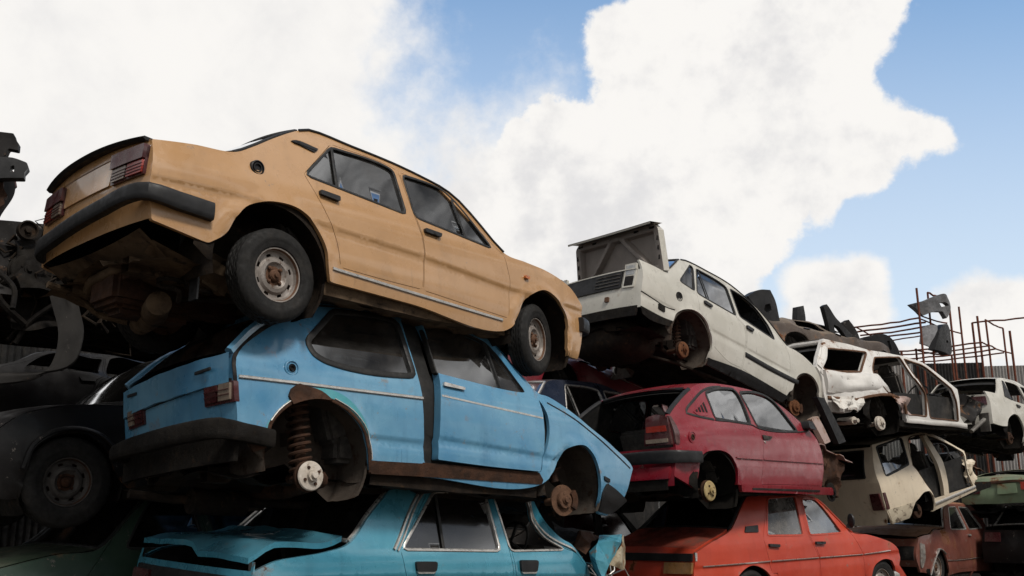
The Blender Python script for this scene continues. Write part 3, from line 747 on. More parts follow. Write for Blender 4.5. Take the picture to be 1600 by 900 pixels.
    def shell(s, mat, holes=(), roof=None, rearz=None, frontz=None, parts=(), crown=.035, thick=.03):
        mb = MB(); H = [smooth_loop(s.S[h] if isinstance(h, str) else h, .03, 40, .03) for h in holes]
        for sg in (-1, 1): mb.merge(s.skin(s.loop, H, 0, thick, sg))
        if roof: mb.merge(s.patch_mb(roof[0], roof[1], 12, 15, (crown, crown), (-.05, .06)))
        if rearz: mb.merge(s.end_mb(*rearz))
        if frontz: mb.merge(s.end_mb(*frontz, rear=False))
        for p in parts: mb.merge(p)
        s.body = s.obj('body', mb, mat); return s.body
    def drip(s, x0, x1, mat, r=.008, name='drip_rail'):
        for sg in (-1, 1):
            pts = []
            for i in range(21):
                x = x0+(x1-x0)*i/20; z = s.ztop(x); pts.append((x, sg*(s.y(x, z)+.004), z+.002))
            s.obj(name, MB().tube(pts, r, 6), mat)
    def screen(s, name, x0, x1, gmat, smat, crown=(.03, .03), bow=(0, 0), edge=.06):
        g = s.obj(name, s.patch_mb(x0, x1, 8, 13, crown, bow, inset=.02, lift=-.004), gmat)
        # rubber frame round it
        pts = []
        def P_(x, t, k):
            z = s.ztop(x); u = 1-abs(t)**2.2; return (x+(bow[0]+(bow[1]-bow[0])*k)*u, t*(s.y(x, z)-.02), z+(crown[0]+(crown[1]-crown[0])*k)*u+.002)
        for j in range(17): pts.append(P_(x0, -.98+1.96*j/16, 0))
        for i in range(1, 9): pts.append(P_(x0+(x1-x0)*i/8, .98, i/8))
        for j in range(1, 17): pts.append(P_(x1, .98-1.96*j/16, 1))
        for i in range(1, 9): pts.append(P_(x1+(x0-x1)*i/8, -.98, 1-i/8))
        s.obj('screen_seal', MB().tube(pts, .016, 6), smat, g); return g
    # ---- below and inside
    def underbody(s, mat, wells, x0, x1, zf=-.09, rails=True, seed=1, floor_holes=True, wellmat=None):
        mb = MB(); nx = 44; ny = 22; g = {}
        hw = s.W-.10
        for i in range(nx+1):
            for j in range(ny+1):
                x = x0+(x1-x0)*i/nx; y = -hw+2*hw*j/ny
                z = zf+.05*nz(x, y, 0, 2.5, seed)+.02*nz(x, y, 0, 9, seed)+(.06 if abs(y) < .14 else 0)-(.02 if int((x+9)/.16) % 2 else 0)
                g[i, j] = (x, y, z)
        idx = {}; vs = []; fs = []
        for k, p in g.items(): idx[k] = len(vs); vs.append(p)
        for i in range(nx):
            for j in range(ny):
                xc = x0+(x1-x0)*(i+.5)/nx; yc = -hw+2*hw*(j+.5)/ny
                if any(abs(xc-w[0]) < w[2]*.97 and abs(yc) > s.W-.36 for w in wells): continue
                fs.append((idx[i, j], idx[i+1, j], idx[i+1, j+1], idx[i, j+1]))
        mb.add(vs, fs)
        if rails:
            for sg in (-1, 1):
                for y0, w in ((.36, .09),):
                    rows = []
                    for i in range(25):
                        x = x0+.05+(x1-x0-.1)*i/24; zb = zf-.045
                        for wx, wz, wr in wells: zb = max(zb, wz+.12-((x-wx)/.30)**2*.2) if abs(x-wx) < .42 else zb
                        rows.append([(x, sg*(y0-w/2), zb+.09), (x, sg*(y0-w/2), zb), (x, sg*(y0+w/2), zb), (x, sg*(y0+w/2), zb+.09)])
                    mb.grid(rows, closed=True)
                # sill box
                xs = sorted(w[0] for w in wells); a = xs[0]+.42; b = xs[-1]-.38 if len(xs) > 1 else x1-.1
                rows = [[(a+(b-a)*i/10, sg*(s.W-.05), zf+.06), (a+(b-a)*i/10, sg*(s.W-.06), zf-.03-.02*abs(nz(i, sg, 0, .9))), (a+(b-a)*i/10, sg*(s.W-.19), zf-.03), (a+(b-a)*i/10, sg*(s.W-.2), zf+.06)] for i in range(11)]
                mb.grid(rows)
        o = s.obj('underbody', mb, mat)
        for wx, wz, wr in wells:
            for sg in (-1, 1):
                tb = MB(); rows = []
                for k in range(8):
                    f = k/7; yy = s.W-.022-f*.373; row = []
                    for a in range(23):
                        an = rad(-34+230*a/22); r = wr*(1.03 if k else .975)+(.012 if k else 0)*nz(a, k, sg+wx, .6, seed)
                        row.append((wx+r*math.cos(an), sg*yy, wz+r*math.sin(an)))
                    rows.append(row)
                rows.insert(0, [(wx+(p[0]-wx)*(1.28 if p[2] > wz+.03 else 1.0), sg*(s.W-.052), wz+(p[2]-wz)*(1.28 if p[2] > wz+.03 else 1.0)) for p in rows[0]])
                # wall at the inner end
                rows.append([(wx+(p[0]-wx)*.55, p[1]-sg*.03*nz(p[0], p[2], 0, 4), wz+(p[2]-wz)*.55) for p in rows[-1]])
                rows.append([(wx, sg*(s.W-.41), wz) for p in rows[-1]])
                tb.grid(rows); s.obj('wheel_well', tb, wellmat or mat)
        return o
    def interior(s, trim, seatm, x0, x1, belt=.5, zf=-.02, seats=True, roof=True, wheelx=.45):
        mb = MB(); w = s.W-.10; xb = x0; x0 = max(x0, -.78)
        # door cards, floor tray, bulkheads
        for sg in (-1, 1):
            rows = [[(x0+(x1-x0)*i/8, sg*(w-.0+.012*nz(i, z, sg, .8)), z) for z in (zf, .2, belt-.02)] for i in range(9)]
            mb.grid(rows)
        mb.grid([[(x, y, zf+.01*nz(x, y, 0, 3)) for y in np.linspace(-w, w, 7)] for x in np.linspace(x0, x1, 9)])
        mb.grid([[(x1+.02*nz(y, z, 0, 3), y, z) for y in np.linspace(-w, w, 7)] for z in (zf, belt-.05)])
        mb.grid([[(xb, y, z) for y in np.linspace(-w+.3, w-.3, 7)] for z in (zf, belt-.02)]); mb.grid([[(x, y, zf+.02) for y in np.linspace(-w+.32, w-.32, 5)] for x in (xb, x0)])
        L = offset(s.loop, -.012)
        H = [offset(smooth_loop(s.S[h], .06, 40, .03), .012) for h in s.S if h.endswith('win') or h.endswith('opening') or h.endswith('_open')]
        for sg in (-1, 1):
            try: mb.merge(s.skin(L, H, -.05, 0, sg, .12))
            except Exception: pass
        xt = [p[0] for p in s.loop if p[1] > .97]
        if roof and len(xt) > 1: mb.merge(s.patch_mb(min(xt), max(xt), 6, 9, (.03, .03), (-.05, .06), inset=.03, lift=-.035))
        s.obj('interior_trim', mb, trim)
        if not seats: return
        for y in (-.36, .36):
            sb = MB(); sb.box((0, y, .14), (.5, .5, .16)); M = Matrix.Rotation(rad(-14), 3, 'Y')
            sb.box((-.27, y, .44), (.14, .48, .58), M, taper=.86); sb.box((-.355, y, .80), (.09, .26, .16), M, taper=.8)
            s.obj('front_seat', sb, seatm, bevel=.03)
        sb = MB(); sb.box((-.72, 0, .12), (.46, 1.16, .2)); sb.box((-1.0, 0, .40), (.16, 1.18, .52), Matrix.Rotation(rad(-18), 3, 'Y'))
        s.obj('rear_bench', sb, seatm, bevel=.03)
        db = MB(); db.box((x1-.12, 0, belt-.06), (.3, 2*w-.06, .22), taper=.85); s.obj('dashboard', db, trim, bevel=.03)
        c = Vector((wheelx, -.36, belt+.06)); M = Matrix.Rotation(rad(-65), 3, 'Y'); ring = [c+M @ Vector((.18*math.cos(a), .18*math.sin(a), 0)) for a in np.linspace(0, 2*math.pi, 25)]
        q = MB().tube(ring, .012, 6); q.tube([c+M @ Vector((-.18, 0, 0)), c, c+M @ Vector((.18, 0, 0))], .014, 6); q.tube([c, c+M @ Vector((0, 0, -.25))], .02, 6)
        s.obj('steering_wheel', q, trim)
    # ---- running gear
    def wheel(s, x, y, z, rim, rust, tyrem, steer=0, R_=.29, rr=.172, n=72, slots=True, camber=0, hubm=None):
        sg = -1 if y < 0 else 1
        pr = [(rr, .060), (rr-.002, .068), (rr-.010, .066), (rr-.016, .05), (rr-.024, .032), (rr-.036, .027), (rr-.052, .028), (rr-.066, .042), (rr-.088, .046), (rr-.100, .034), (rr-.112, .026), (.042, .026), (.038, .012), (.02, .012), (.0, .012)]
        mi = [0, 0, 1, 0, 0, 0, 0, 0, 0, 0, 1, 1, 1, 1]
        mb = MB(); N = 48
        rows = [[(r*math.cos(2*math.pi*j/N), sg*h, r*math.sin(2*math.pi*j/N)) for j in range(N)] for r, h in pr]
        vs = [p for r in rows for p in r]; mb.v = vs
        for i in range(len(rows)-1):
            for j in range(N):
                if slots and i == 5 and j % 6 in (2, 3): continue
                k = (j+1) % N; mb.f.append((i*N+j, i*N+k, (i+1)*N+k, (i+1)*N+j)); mb.m.append(mi[i])
        # barrel and dark back
        mb.grid([[(r*math.cos(2*math.pi*j/N), sg*h, r*math.sin(2*math.pi*j/N)) for j in range(N)] for r, h in ((rr, .06), (rr-.03, .0), (rr-.03, -.07), (rr, -.075), (.05, -.06))], 1, True)
        for k in range(4):
            a = math.pi/4+k*math.pi/2; bx, bz = .058*math.cos(a), .058*math.sin(a)
            mb.lathe([(.012, .02), (.012, .042), (.007, .046), (0, .046)], (bx, 0, bz), n=6, sg=sg, mi=1)
        w = make('wheel', mb, [rim, rust], s.root, 30); w.location = (x, y, z+HUB); w.rotation_euler = (rad(camber), 0, rad(steer))
        h = MB().lathe([(.040, .012), (.038, .04), (.030, .05), (.016, .052), (.015, .064), (0, .066)], (0, 0, 0), n=16, sg=sg)
        make('hub_cap', h, hubm or rust, w, 30)
        tb = MB(); prof = [(rr, .060), (rr+.004, .074), (rr+.028, .082), (rr+.04, .0815), (rr+.045, .085), (rr+.065, .084), (R_-.028, .077), (R_-.016, .071), (R_-.008, .064), (R_-.002, .056)]
        tread = [(.052, 0), (.036, 0), (.034, -.007), (.029, -.007), (.027, 0), (.012, 0), (.010, -.007), (.005, -.007), (.003, 0)]
        full = prof+[(R_+d, h) for h, d in tread]; full = full+[(r, -h) for r, h in full[::-1]]
        rows = []; n = 96
        for q, (r, h) in enumerate(full):
            row = []
            for j in range(n):
                a = 2*math.pi*j/n; rj = r
                if abs(h) < .066 and r > R_-.01 and (j+int(abs(h)*110)) % 3 == 0: rj = r-.006
                row.append((rj*math.cos(a), sg*h, rj*math.sin(a)))
            rows.append(row)
        tb.grid(rows, closed=True); make('tyre', tb, tyrem, w, 40)
        return w
    def drum(s, x, y, z, face, side, r=.112, name='brake_drum'):
        sg = -1 if y < 0 else 1
        mb = MB().lathe([(0, .05), (.018, .05), (.022, .03), (.034, .03), (.036, .008), (.05, .006), (r*.8, .004), (r*.94, .0), (r, -.008)], (0, 0, 0), n=40, sg=sg)
        mb.lathe([(r, -.008), (r*1.0, -.03), (r*1.06, -.034), (r*1.06, -.05), (r*1.02, -.055), (.03, -.06), (.03, -.25)], (0, 0, 0), n=40, sg=sg, mi=1)
        for k in range(4):
            a = .5+k*math.pi/2; mb.lathe([(.010, .0), (.010, .014), (0, .014)], (.055*math.cos(a), 0, .055*math.sin(a)), n=8, sg=sg, mi=1)
        o = make(name, mb, [face, side], s.root, 30); o.location = (x, y, z+HUB); return o
    def brake_disc(s, x, y, z, mat, calm, steer=0, r=.12):
        sg = -1 if y < 0 else 1
        mb = MB().lathe([(0, .055), (.02, .055), (.024, .04), (.03, .04), (.034, .03), (.062, .03), (.066, .024), (.068, .0), (r, .0), (r, -.011), (.06, -.013), (.05, -.05), (.03, -.06), (.03, -.2)], (0, 0, 0), n=40, sg=sg)
        for k in range(4):
            a = .3+k*math.pi/2; mb.lathe([(.008, .028), (.008, .034), (0, .034)], (.05*math.cos(a), 0, .05*math.sin(a)), n=8, sg=sg)
        o = make('brake_disc', mb, mat, s.root, 30); o.location = (x, y, z+HUB); o.rotation_euler = (0, 0, rad(steer))
        cb = MB(); rows = []
        for k in range(9):
            a = rad(-32+70*k/8); ri, ro = r*.72, r*1.17
            rows.append([(ri*math.cos(a), sg*.02, ri*math.sin(a)), (ro*.96*math.cos(a), sg*.026, ro*.96*math.sin(a)), (ro*math.cos(a), sg*.0, ro*math.sin(a)), (ro*math.cos(a), -sg*.05, ro*math.sin(a)), (ri*math.cos(a), -sg*.06, ri*math.sin(a))])
        cb.grid(rows, closed=True); cb.add(rows[0], [(0, 1, 2, 3, 4)]); cb.add(rows[-1], [(0, 1, 2, 3, 4)])
        make('caliper', cb, calm, o, 30); return o
    def spring(s, a, b, mat, r=.055, coils=8, wire=.010):
        a, b = Vector(a), Vector(b); ax = (b-a); L = ax.length; ax.normalize(); u = ax.cross(Vector((1, 0, 0))).normalized(); v = ax.cross(u)
        pts = [a+ax*(L*i/(coils*16))+(u*math.cos(i*2*math.pi/16)+v*math.sin(i*2*math.pi/16))*r for i in range(coils*16+1)]
        mb = MB().tube(pts, wire, 6); mb.tube([a-ax*.06, b+ax*.05], r*.55, 10); mb.lathe([(0, 0), (r*1.3, 0), (r*1.3, .01), (0, .012)], tuple(b), n=16)
        return s.obj('coil_spring', mb, mat, raw=True)
# ---------------------------------------------------------------- camera, light, sky
cam = bpy.data.cameras.new('camera'); co_ = bpy.data.objects.new('camera', cam); COL.objects.link(co_); SC.camera = co_
co_.location = (0, 0, CAM_H); co_.rotation_euler = (math.pi/2+TILT, 0, 0)
cam.sensor_width = 36; cam.lens = F_PX/1600*36; cam.clip_end = 3000; cam.clip_start = .05
SC.view_settings.view_transform = 'Standard'; SC.view_settings.look = 'None'; SC.view_settings.exposure = .5; SC.view_settings.gamma = 1
SUN_EL, SUN_AZ = 50, 148
sl = bpy.data.lights.new('sun', 'SUN'); sl.energy = 2.0; sl.angle = rad(11); sl.color = (1, .95, .88)
so = bpy.data.objects.new('sun', sl); COL.objects.link(so)
sd = Vector((math.sin(rad(SUN_AZ))*math.cos(rad(SUN_EL)), math.cos(rad(SUN_AZ))*math.cos(rad(SUN_EL)), math.sin(rad(SUN_EL))))
so.rotation_euler = sd.to_track_quat('Z', 'Y').to_euler(); so.location = sd*60

def build_sky():
    w = bpy.data.worlds.new('World'); SC.world = w; w.use_nodes = True; nt = w.node_tree; nt.nodes.clear()
    def N(t, **k):
        o = nt.nodes.new(t)
        for a, b in k.items(): setattr(o, a, b)
        return o
    def L(a, b): nt.links.new(a, b)
    def V(v, i, n):
        if isinstance(v, (int, float)): n.inputs[i].default_value = v
        else: L(v, n.inputs[i])
    def M(op, a, b=0.0, c=0.0):
        n = N('ShaderNodeMath', operation=op); V(a, 0, n); V(b, 1, n); V(c, 2, n); return n.outputs[0]
    def SS(v, a, b, lo=0., hi=1.):
        q = N('ShaderNodeMapRange'); q.clamp = True; q.interpolation_type = 'SMOOTHSTEP'
        V(a, 1, q); V(b, 2, q); V(lo, 3, q); V(hi, 4, q); L(v, q.inputs[0]); return q.outputs[0]
    out = N('ShaderNodeOutputWorld'); bg = N('ShaderNodeBackground'); L(bg.outputs[0], out.inputs[0]); bg.inputs[1].default_value = 1
    sky = N('ShaderNodeTexSky', sky_type='NISHITA'); sky.sun_disc = False; sky.sun_elevation = rad(SUN_EL); sky.sun_rotation = rad(SUN_AZ)
    sky.air_density = 1.0; sky.dust_density = .6; sky.ozone_density = 1.5
    tc = N('ShaderNodeTexCoord'); gen = tc.outputs['Generated']
    sx = N('ShaderNodeSeparateXYZ'); L(gen, sx.inputs[0]); X, Y, Z = sx.outputs
    # compass-style chart of the cloud field: azimuth slope and elevation slope round the +Y heading
    yc = M('MAXIMUM', Y, .05)
    a = M('DIVIDE', X, yc); e = M('DIVIDE', Z, yc)
    front = M('MULTIPLY', SS(Y, .15, .4), SS(M('ABSOLUTE', M('DIVIDE', X, M('MAXIMUM', Y, .05))), 1.15, .8))
    def noise(scale, det, rough=.55, off=0, dist=0, vec=None):
        mp = N('ShaderNodeMapping'); mp.inputs['Location'].default_value = (off, off*.7, -off*.3); L(vec or gen, mp.inputs[0])
        q = N('ShaderNodeTexNoise'); q.inputs['Scale'].default_value = scale; q.inputs['Detail'].default_value = det
        q.inputs['Roughness'].default_value = rough; q.inputs['Distortion'].default_value = dist; L(mp.outputs[0], q.inputs['Vector']); return q.outputs[0]
    n1 = M('SUBTRACT', noise(5, 9, .6, 3.1), .5); n2 = M('SUBTRACT', noise(14, 8, .62, 1.7), .5); n3 = M('SUBTRACT', noise(34, 6, .6, 5.2), .5)
    wob = M('ADD', M('MULTIPLY', n1, .26), M('ADD', M('MULTIPLY', n2, .15), M('MULTIPLY', n3, .08)))
    def chart(px, py):
        r = ((px-800)/F_PX, (450-py)/F_PX); yy = math.cos(TILT)-r[1]*math.sin(TILT); return r[0]/yy, (r[1]*math.cos(TILT)+math.sin(TILT))/yy
    def half(p, q):
        """signed distance to the line p->q, positive on the left of travel"""
        (x0, y0), (x1, y1) = p, q; dx, dy = x1-x0, y1-y0; l = math.hypot(dx, dy); nx_, ny_ = -dy/l, dx/l
        return M('ADD', M('MULTIPLY', a, nx_), M('ADD', M('MULTIPLY', e, ny_), -(x0*nx_+y0*ny_)))
    def smin(v, k=.03):
        r = v[0]
        for q in v[1:]: r = M('SMOOTH_MIN', r, q, k)
        return r
    def smax(v, k=.03):
        r = v[0]
        for q in v[1:]: r = M('SMOOTH_MAX', r, q, k)
        return r
    def convex(pts, k=.03):
        c = [chart(*p) for p in pts]; return smin([half(c[i], c[(i+1) % len(c)]) for i in range(len(c))], k)
    def blob(px, py, rx, ry):
        c = chart(px, py); s1 = chart(px+rx, py)[0]-c[0]; s2 = chart(px, py-ry)[1]-c[1]
        dx = M('DIVIDE', M('SUBTRACT', a, c[0]), s1); dy = M('DIVIDE', M('SUBTRACT', e, c[1]), s2)
        return M('MULTIPLY', M('SUBTRACT', 1.0, M('SQRT', M('ADD', M('MULTIPLY', dx, dx), M('MULTIPLY', dy, dy)))), min(s1, s2))
    # photo positions, anticlockwise as seen (pixel y is down, chart is up)
    left = smax([convex([(-900, 900), (760, 900), (760, 260), (715, 120), (665, 10), (620, -100), (600, -400), (-900, -400)], .05),
                 convex([(500, 900), (1080, 900), (1000, 250), (860, 170), (690, 175)], .05)], .05)
    anvil = smax([convex([(740, 900), (1150, 900), (1172, 455), (1290, 350), (1290, 130), (860, 125), (725, 180)], .02),
                  convex([(1100, 520), (1172, 460), (1300, 352), (1400, 290), (1450, 240), (1370, 110), (1000, 100)], .012),
                  convex([(1150, 420), (1300, 345), (1440, 272), (1515, 226), (1500, 198), (1440, 160), (1340, 100), (1150, 100)], .01),
                  convex([(840, 300), (1300, 300), (1390, 130), (1428, -60), (950, -60), (925, 20), (850, 72)], .012),
                  convex([(940, 10), (980, 120), (1100, 120), (1110, 20), (985, -8)], .01)], .012)
    low = smax([blob(1312, 485, 88, 80), blob(1358, 432, 36, 36), blob(1268, 455, 45, 42), blob(1540, 505, 100, 75), blob(1610, 485, 60, 50), blob(1430, 580, 260, 60)], .02)
    d1 = SS(M('ADD', left, M('ADD', M('MULTIPLY', wob, .8), .03)), -.05, .06)
    d2 = SS(M('ADD', M('SUBTRACT', anvil, .008), M('MULTIPLY', wob, .40)), -.004, .011)
    d3 = SS(M('ADD', low, M('MULTIPLY', wob, .22)), -.006, .012)
    veil = SS(e, .70, .14, 0, .85)
    # the rest of the dome: broken cloud
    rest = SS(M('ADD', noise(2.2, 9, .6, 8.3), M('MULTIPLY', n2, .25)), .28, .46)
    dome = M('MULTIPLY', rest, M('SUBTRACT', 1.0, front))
    fr = M('MAXIMUM', M('MAXIMUM', d1, d2), d3)
    dens = M('ADD', M('MULTIPLY', fr, front), dome)
    # cloud body tone: bright tops, greyer inside
    sh = noise(3.2, 8, .6, 2.2, .6)
    sh2 = noise(9, 7, .6, 6.4, .4)
    tone = M('ADD', M('MULTIPLY', sh, .55), M('MULTIPLY', sh2, .45))
    em = M('ADD', M('MULTIPLY', M('SUBTRACT', noise(6, 8, .6, 7.7), noise(6, 8, .6, 7.66)), 2.2), M('MULTIPLY', M('SUBTRACT', noise(17, 7, .6, 3.7), noise(17, 7, .6, 3.685)), 1.6))
    body = M('MAXIMUM', M('MULTIPLY', anvil, 1.0), M('MULTIPLY', low, 1.6))
    em = M('MULTIPLY', em, SS(body, -.02, .04, .10, .42))
    tone = M('ADD', M('ADD', tone, em), M('SUBTRACT', SS(body, .16, .015, 0, .16), .06))
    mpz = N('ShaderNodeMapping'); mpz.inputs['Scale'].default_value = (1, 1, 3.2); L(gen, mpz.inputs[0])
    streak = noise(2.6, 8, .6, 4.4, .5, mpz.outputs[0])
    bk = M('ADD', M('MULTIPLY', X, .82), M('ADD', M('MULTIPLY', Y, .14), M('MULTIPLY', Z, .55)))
    streak = M('ADD', streak, SS(bk, .80, .97, 0, .05))  # bright cloud bank added out of view on the right, for window reflections
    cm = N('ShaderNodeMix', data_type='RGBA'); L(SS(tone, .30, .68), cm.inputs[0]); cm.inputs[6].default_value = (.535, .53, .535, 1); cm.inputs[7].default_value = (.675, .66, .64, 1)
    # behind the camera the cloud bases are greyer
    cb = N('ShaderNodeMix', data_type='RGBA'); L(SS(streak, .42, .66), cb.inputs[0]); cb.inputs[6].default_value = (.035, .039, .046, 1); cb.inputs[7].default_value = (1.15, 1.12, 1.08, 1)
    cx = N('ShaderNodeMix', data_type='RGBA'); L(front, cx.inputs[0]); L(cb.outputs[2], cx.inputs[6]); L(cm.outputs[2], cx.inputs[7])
    sk = N('ShaderNodeMix', data_type='RGBA', blend_type='MULTIPLY'); sk.inputs[0].default_value = 1; L(sky.outputs[0], sk.inputs[6]); sk.inputs[7].default_value = (SKY_K*.86, SKY_K, SKY_K, 1)
    s2 = N('ShaderNodeMix', data_type='RGBA'); L(M('MULTIPLY', veil, .8), s2.inputs[0]); L(sk.outputs[2], s2.inputs[6]); s2.inputs[7].default_value = (.54, .56, .585, 1)
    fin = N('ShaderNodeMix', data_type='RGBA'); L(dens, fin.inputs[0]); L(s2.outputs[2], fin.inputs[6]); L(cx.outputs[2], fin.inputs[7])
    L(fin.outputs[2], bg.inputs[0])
SKY_K = .15
build_sky()

# ---------------------------------------------------------------- materials
P_TAN = paint('tan_paint', (.395, .218, .092), (.435, .246, .11), 1, rust=.05, dust=.08, rough=.30, coat=.6, dent=.28)
P_BLUE = paint('faded_blue_paint', (.027, .168, .335), (.12, .29, .42), 2, rust=.5, dust=.08, rough=.32, coat=.5, fade=.9, dent=.4, streak=.45)
P_TEAL = paint('teal_metallic_paint', (.042, .235, .34), (.07, .30, .40), 3, rust=.15, dust=.12, rough=.28, coat=.8, metal=.3, dent=.25)
P_TEALBAND = paint('old_green_paint', (.04, .24, .28), (.07, .30, .34), 5, rust=.5, dust=.1)
P_WHITE = paint('white_paint', (.45, .43, .375), (.53, .51, .455), 6, rust=.25, dust=.35, rough=.35, coat=.25, dustc=(.35, .30, .24), streak=.25)
P_CRIM = paint('crimson_paint', (.17, .005, .013), (.21, .008, .018), 7, rust=.05, dust=.05, rough=.30, coat=.3, dent=.25)
P_ORANGE = paint('orange_red_paint', (.39, .030, .010), (.45, .044, .015), 8, rust=.35, dust=.7, rough=.4, coat=.1, dustc=(.085, .05, .04))
P_CREAM = paint('cream_paint', (.56, .47, .35), (.64, .55, .42), 9, rust=.4, dust=.2, rough=.42, coat=.1)
P_BROWN = paint('maroon_brown_paint', (.11, .032, .025), (.165, .052, .037), 10, rust=.7, dust=.5, rough=.42, coat=.2, dustc=(.36, .20, .12))
P_WRECK = paint('bare_white_paint', (.55, .53, .50), (.68, .66, .63), 11, rust=.65, dust=.3, rough=.4, coat=.15, dent=.6)
P_BLACK = paint('black_paint', (.004, .004, .005), (.008, .007, .007), 12, rust=.3, dust=.15, rough=.42, coat=.05, dustc=(.03, .026, .022), spec=.22)
P_GREEN = paint('dark_green_paint', (.010, .032, .020), (.018, .045, .028), 13, rust=.4, dust=.2, rough=.4)
RUSTLID = grime('rusted_deck', (.20, .10, .055), (.28, .155, .09), (.10, .045, .025), 19, .9, 3, .4, .5)
RIMD = grime('dark_rim', (.06, .054, .05), (.10, .092, .085), (.03, .02, .015), 20, .6, 8, .3, .5, metal=.3)  # darker rim colour for the black saloon
P_PALEGREEN = paint('pale_green_paint', (.13, .18, .11), (.18, .24, .15), 14, rust=.7, dust=.4, rough=.45)  # green darkened to carry the shade this car stands in
P_NAVY = paint('navy_paint', (.012, .018, .035), (.02, .028, .05), 15, rust=.1, dust=.2, rough=.3, coat=.4)
P_DRED = paint('dark_red_paint', (.10, .006, .012), (.15, .012, .02), 16, rust=.3, dust=.3, rough=.4)
P_BURNTB = paint('dark_brown_paint', (.05, .035, .027), (.08, .058, .045), 18, rust=.7, dust=.5, rough=.6, coat=0)
P_WING = paint('dusty_grey_paint', (.012, .011, .0105), (.030, .028, .026), 22, rust=.3, dust=.2, rough=.6, coat=0, dustc=(.09, .08, .07), spec=.2)
P_GREYW = paint('charcoal_paint', (.010, .009, .009), (.022, .020, .019), 17, rust=.9, dust=.2, rough=.65, coat=0, dustc=(.06, .05, .042), spec=.15)  # near-black grey shared by the darkest wrecks and panels
UNDER = grime('underbody_grime', (.009, .0065, .005), (.022, .015, .010), (.045, .026, .014), 3, .9, 5, .6, .5)
UNDERT = grime('tan_underbody_grime', (.055, .036, .022), (.125, .085, .052), (.022, .015, .01), 5, .9, 4, .6, .7)
UNDERB = grime('dirty_black_underbody', (.005, .004, .0035), (.012, .010, .008), (.026, .016, .010), 6, .9, 5, .6, .4)  # dirty near-black underside colour with brown patches
WELL = grime('wheel_well_dirt', (.055, .045, .037), (.085, .068, .055), (.04, .022, .013), 7, .92, 4, .5, .6)
RUST = grime('rusty_steel', (.085, .045, .028), (.14, .075, .045), (.045, .026, .018), 8, .85, 7, .5, .6)
DRUST = grime('dark_rust', (.032, .017, .011), (.065, .031, .018), (.02, .012, .009), 9, .88, 7, .6, .6)
SILVER = grime('dirty_rim_steel', (.19, .165, .145), (.30, .27, .245), (.085, .05, .032), 10, .5, 9, .2, .55, metal=.3, spec=.4)
DRUMW = grime('worn_drum_face', (.42, .37, .31), (.55, .50, .44), (.13, .075, .045), 11, .7, 14, .3, .45)
STEEL = grime('greasy_steel', (.05, .045, .04), (.11, .10, .09), (.06, .035, .02), 12, .55, 8, .4, .5, metal=.4)
ALLOY = grime('dirty_cast_metal', (.13, .12, .11), (.22, .21, .19), (.05, .035, .025), 13, .55, 6, .4, .5, metal=.3)
TYRE = plain('tyre_rubber', (.014, .0135, .013), .75, 0, 4, .3, 0, .2, 20, .22, (.07, .06, .05), .25)
BLACKP = plain('black_plastic', (.012, .012, .013), .5, 0, 5, .3, 0, .1, 12, .06, (.10, .09, .08), .3)
RUBBER = plain('rubber_seal', (.010, .010, .010), .6, 0, 6, .3, 0, .1, 20, .1)
CHROME = plain('dull_chrome', (.55, .53, .50), .36, .8, 7, .15, 0, .02, 18, .12, (.25, .2, .16))
INT = plain('interior_vinyl', (.009, .0085, .008), .7, 0, 8, .3, 0, .2, 8, .15)
SEATC = plain('seat_cloth', (.05, .046, .042), .9, 0, 9, .3, 0, .2, 20, .2)
GLASS = glass('window_glass', (.48, .50, .50), .12, 1)
GLASSD = glass('dusty_glass', (.12, .13, .135), .14, 2, .04)
GLASSDD = glass('dark_dusty_glass', (.07, .07, .07), .06, 5, .10)
GLASSP = glass('pale_dusty_glass', (.2, .2, .2), .75, 6, .05)
LENS_R = plain('red_lens', (.26, .022, .012), .25, 0, 10, .2, .5, .05, 10, .12)
LENS_M = plain('maroon_lens', (.055, .010, .012), .3, 0, 11, .2, .4, .05, 10, .15)
LENS_C = plain('clear_lens', (.20, .155, .12), .3, 0, 12, .2, .4, .05, 10, .15)
LENS_O = plain('amber_lens', (.45, .12, .02), .3, 0, 13, .2, .4, .05, 10, .1)
LAMPG = plain('headlamp_glass', (.35, .35, .34), .15, .2, 14, .2, .5, .05, 10, .2)
HOLE = plain('dark_recess', (.006, .005, .005), .9, 0, 15)
# ---------------------------------------------------------------- tan saloon (top of the near stack)
def circ(c, r, n=18, sx=1): return [(c[0]+r*sx*math.cos(2*math.pi*i/n), c[1]+r*math.sin(2*math.pi*i/n)) for i in range(n)]
def side_doors(c, mat, gmat, seal, doors, gap=.004, sealw=.018):
    """doors: (panel key, window key, divider key, handle key)"""
    res = []
    for pk, wk, dk, hk in doors:
        d = c.panel('door', pk, mat, [wk] if wk else [], gap=gap)
        if wk and gmat:
            g = c.pane('window', wk, gmat, d); c.seal('window_seal', wk, seal, sealw, .005, g)
            if dk: c.trim('window_divider', dk, seal, .022, .004, g)
        if hk: c.plate('door_handle', hk, BLACKP, .028, d, .01)
        res.append(d)
    return res

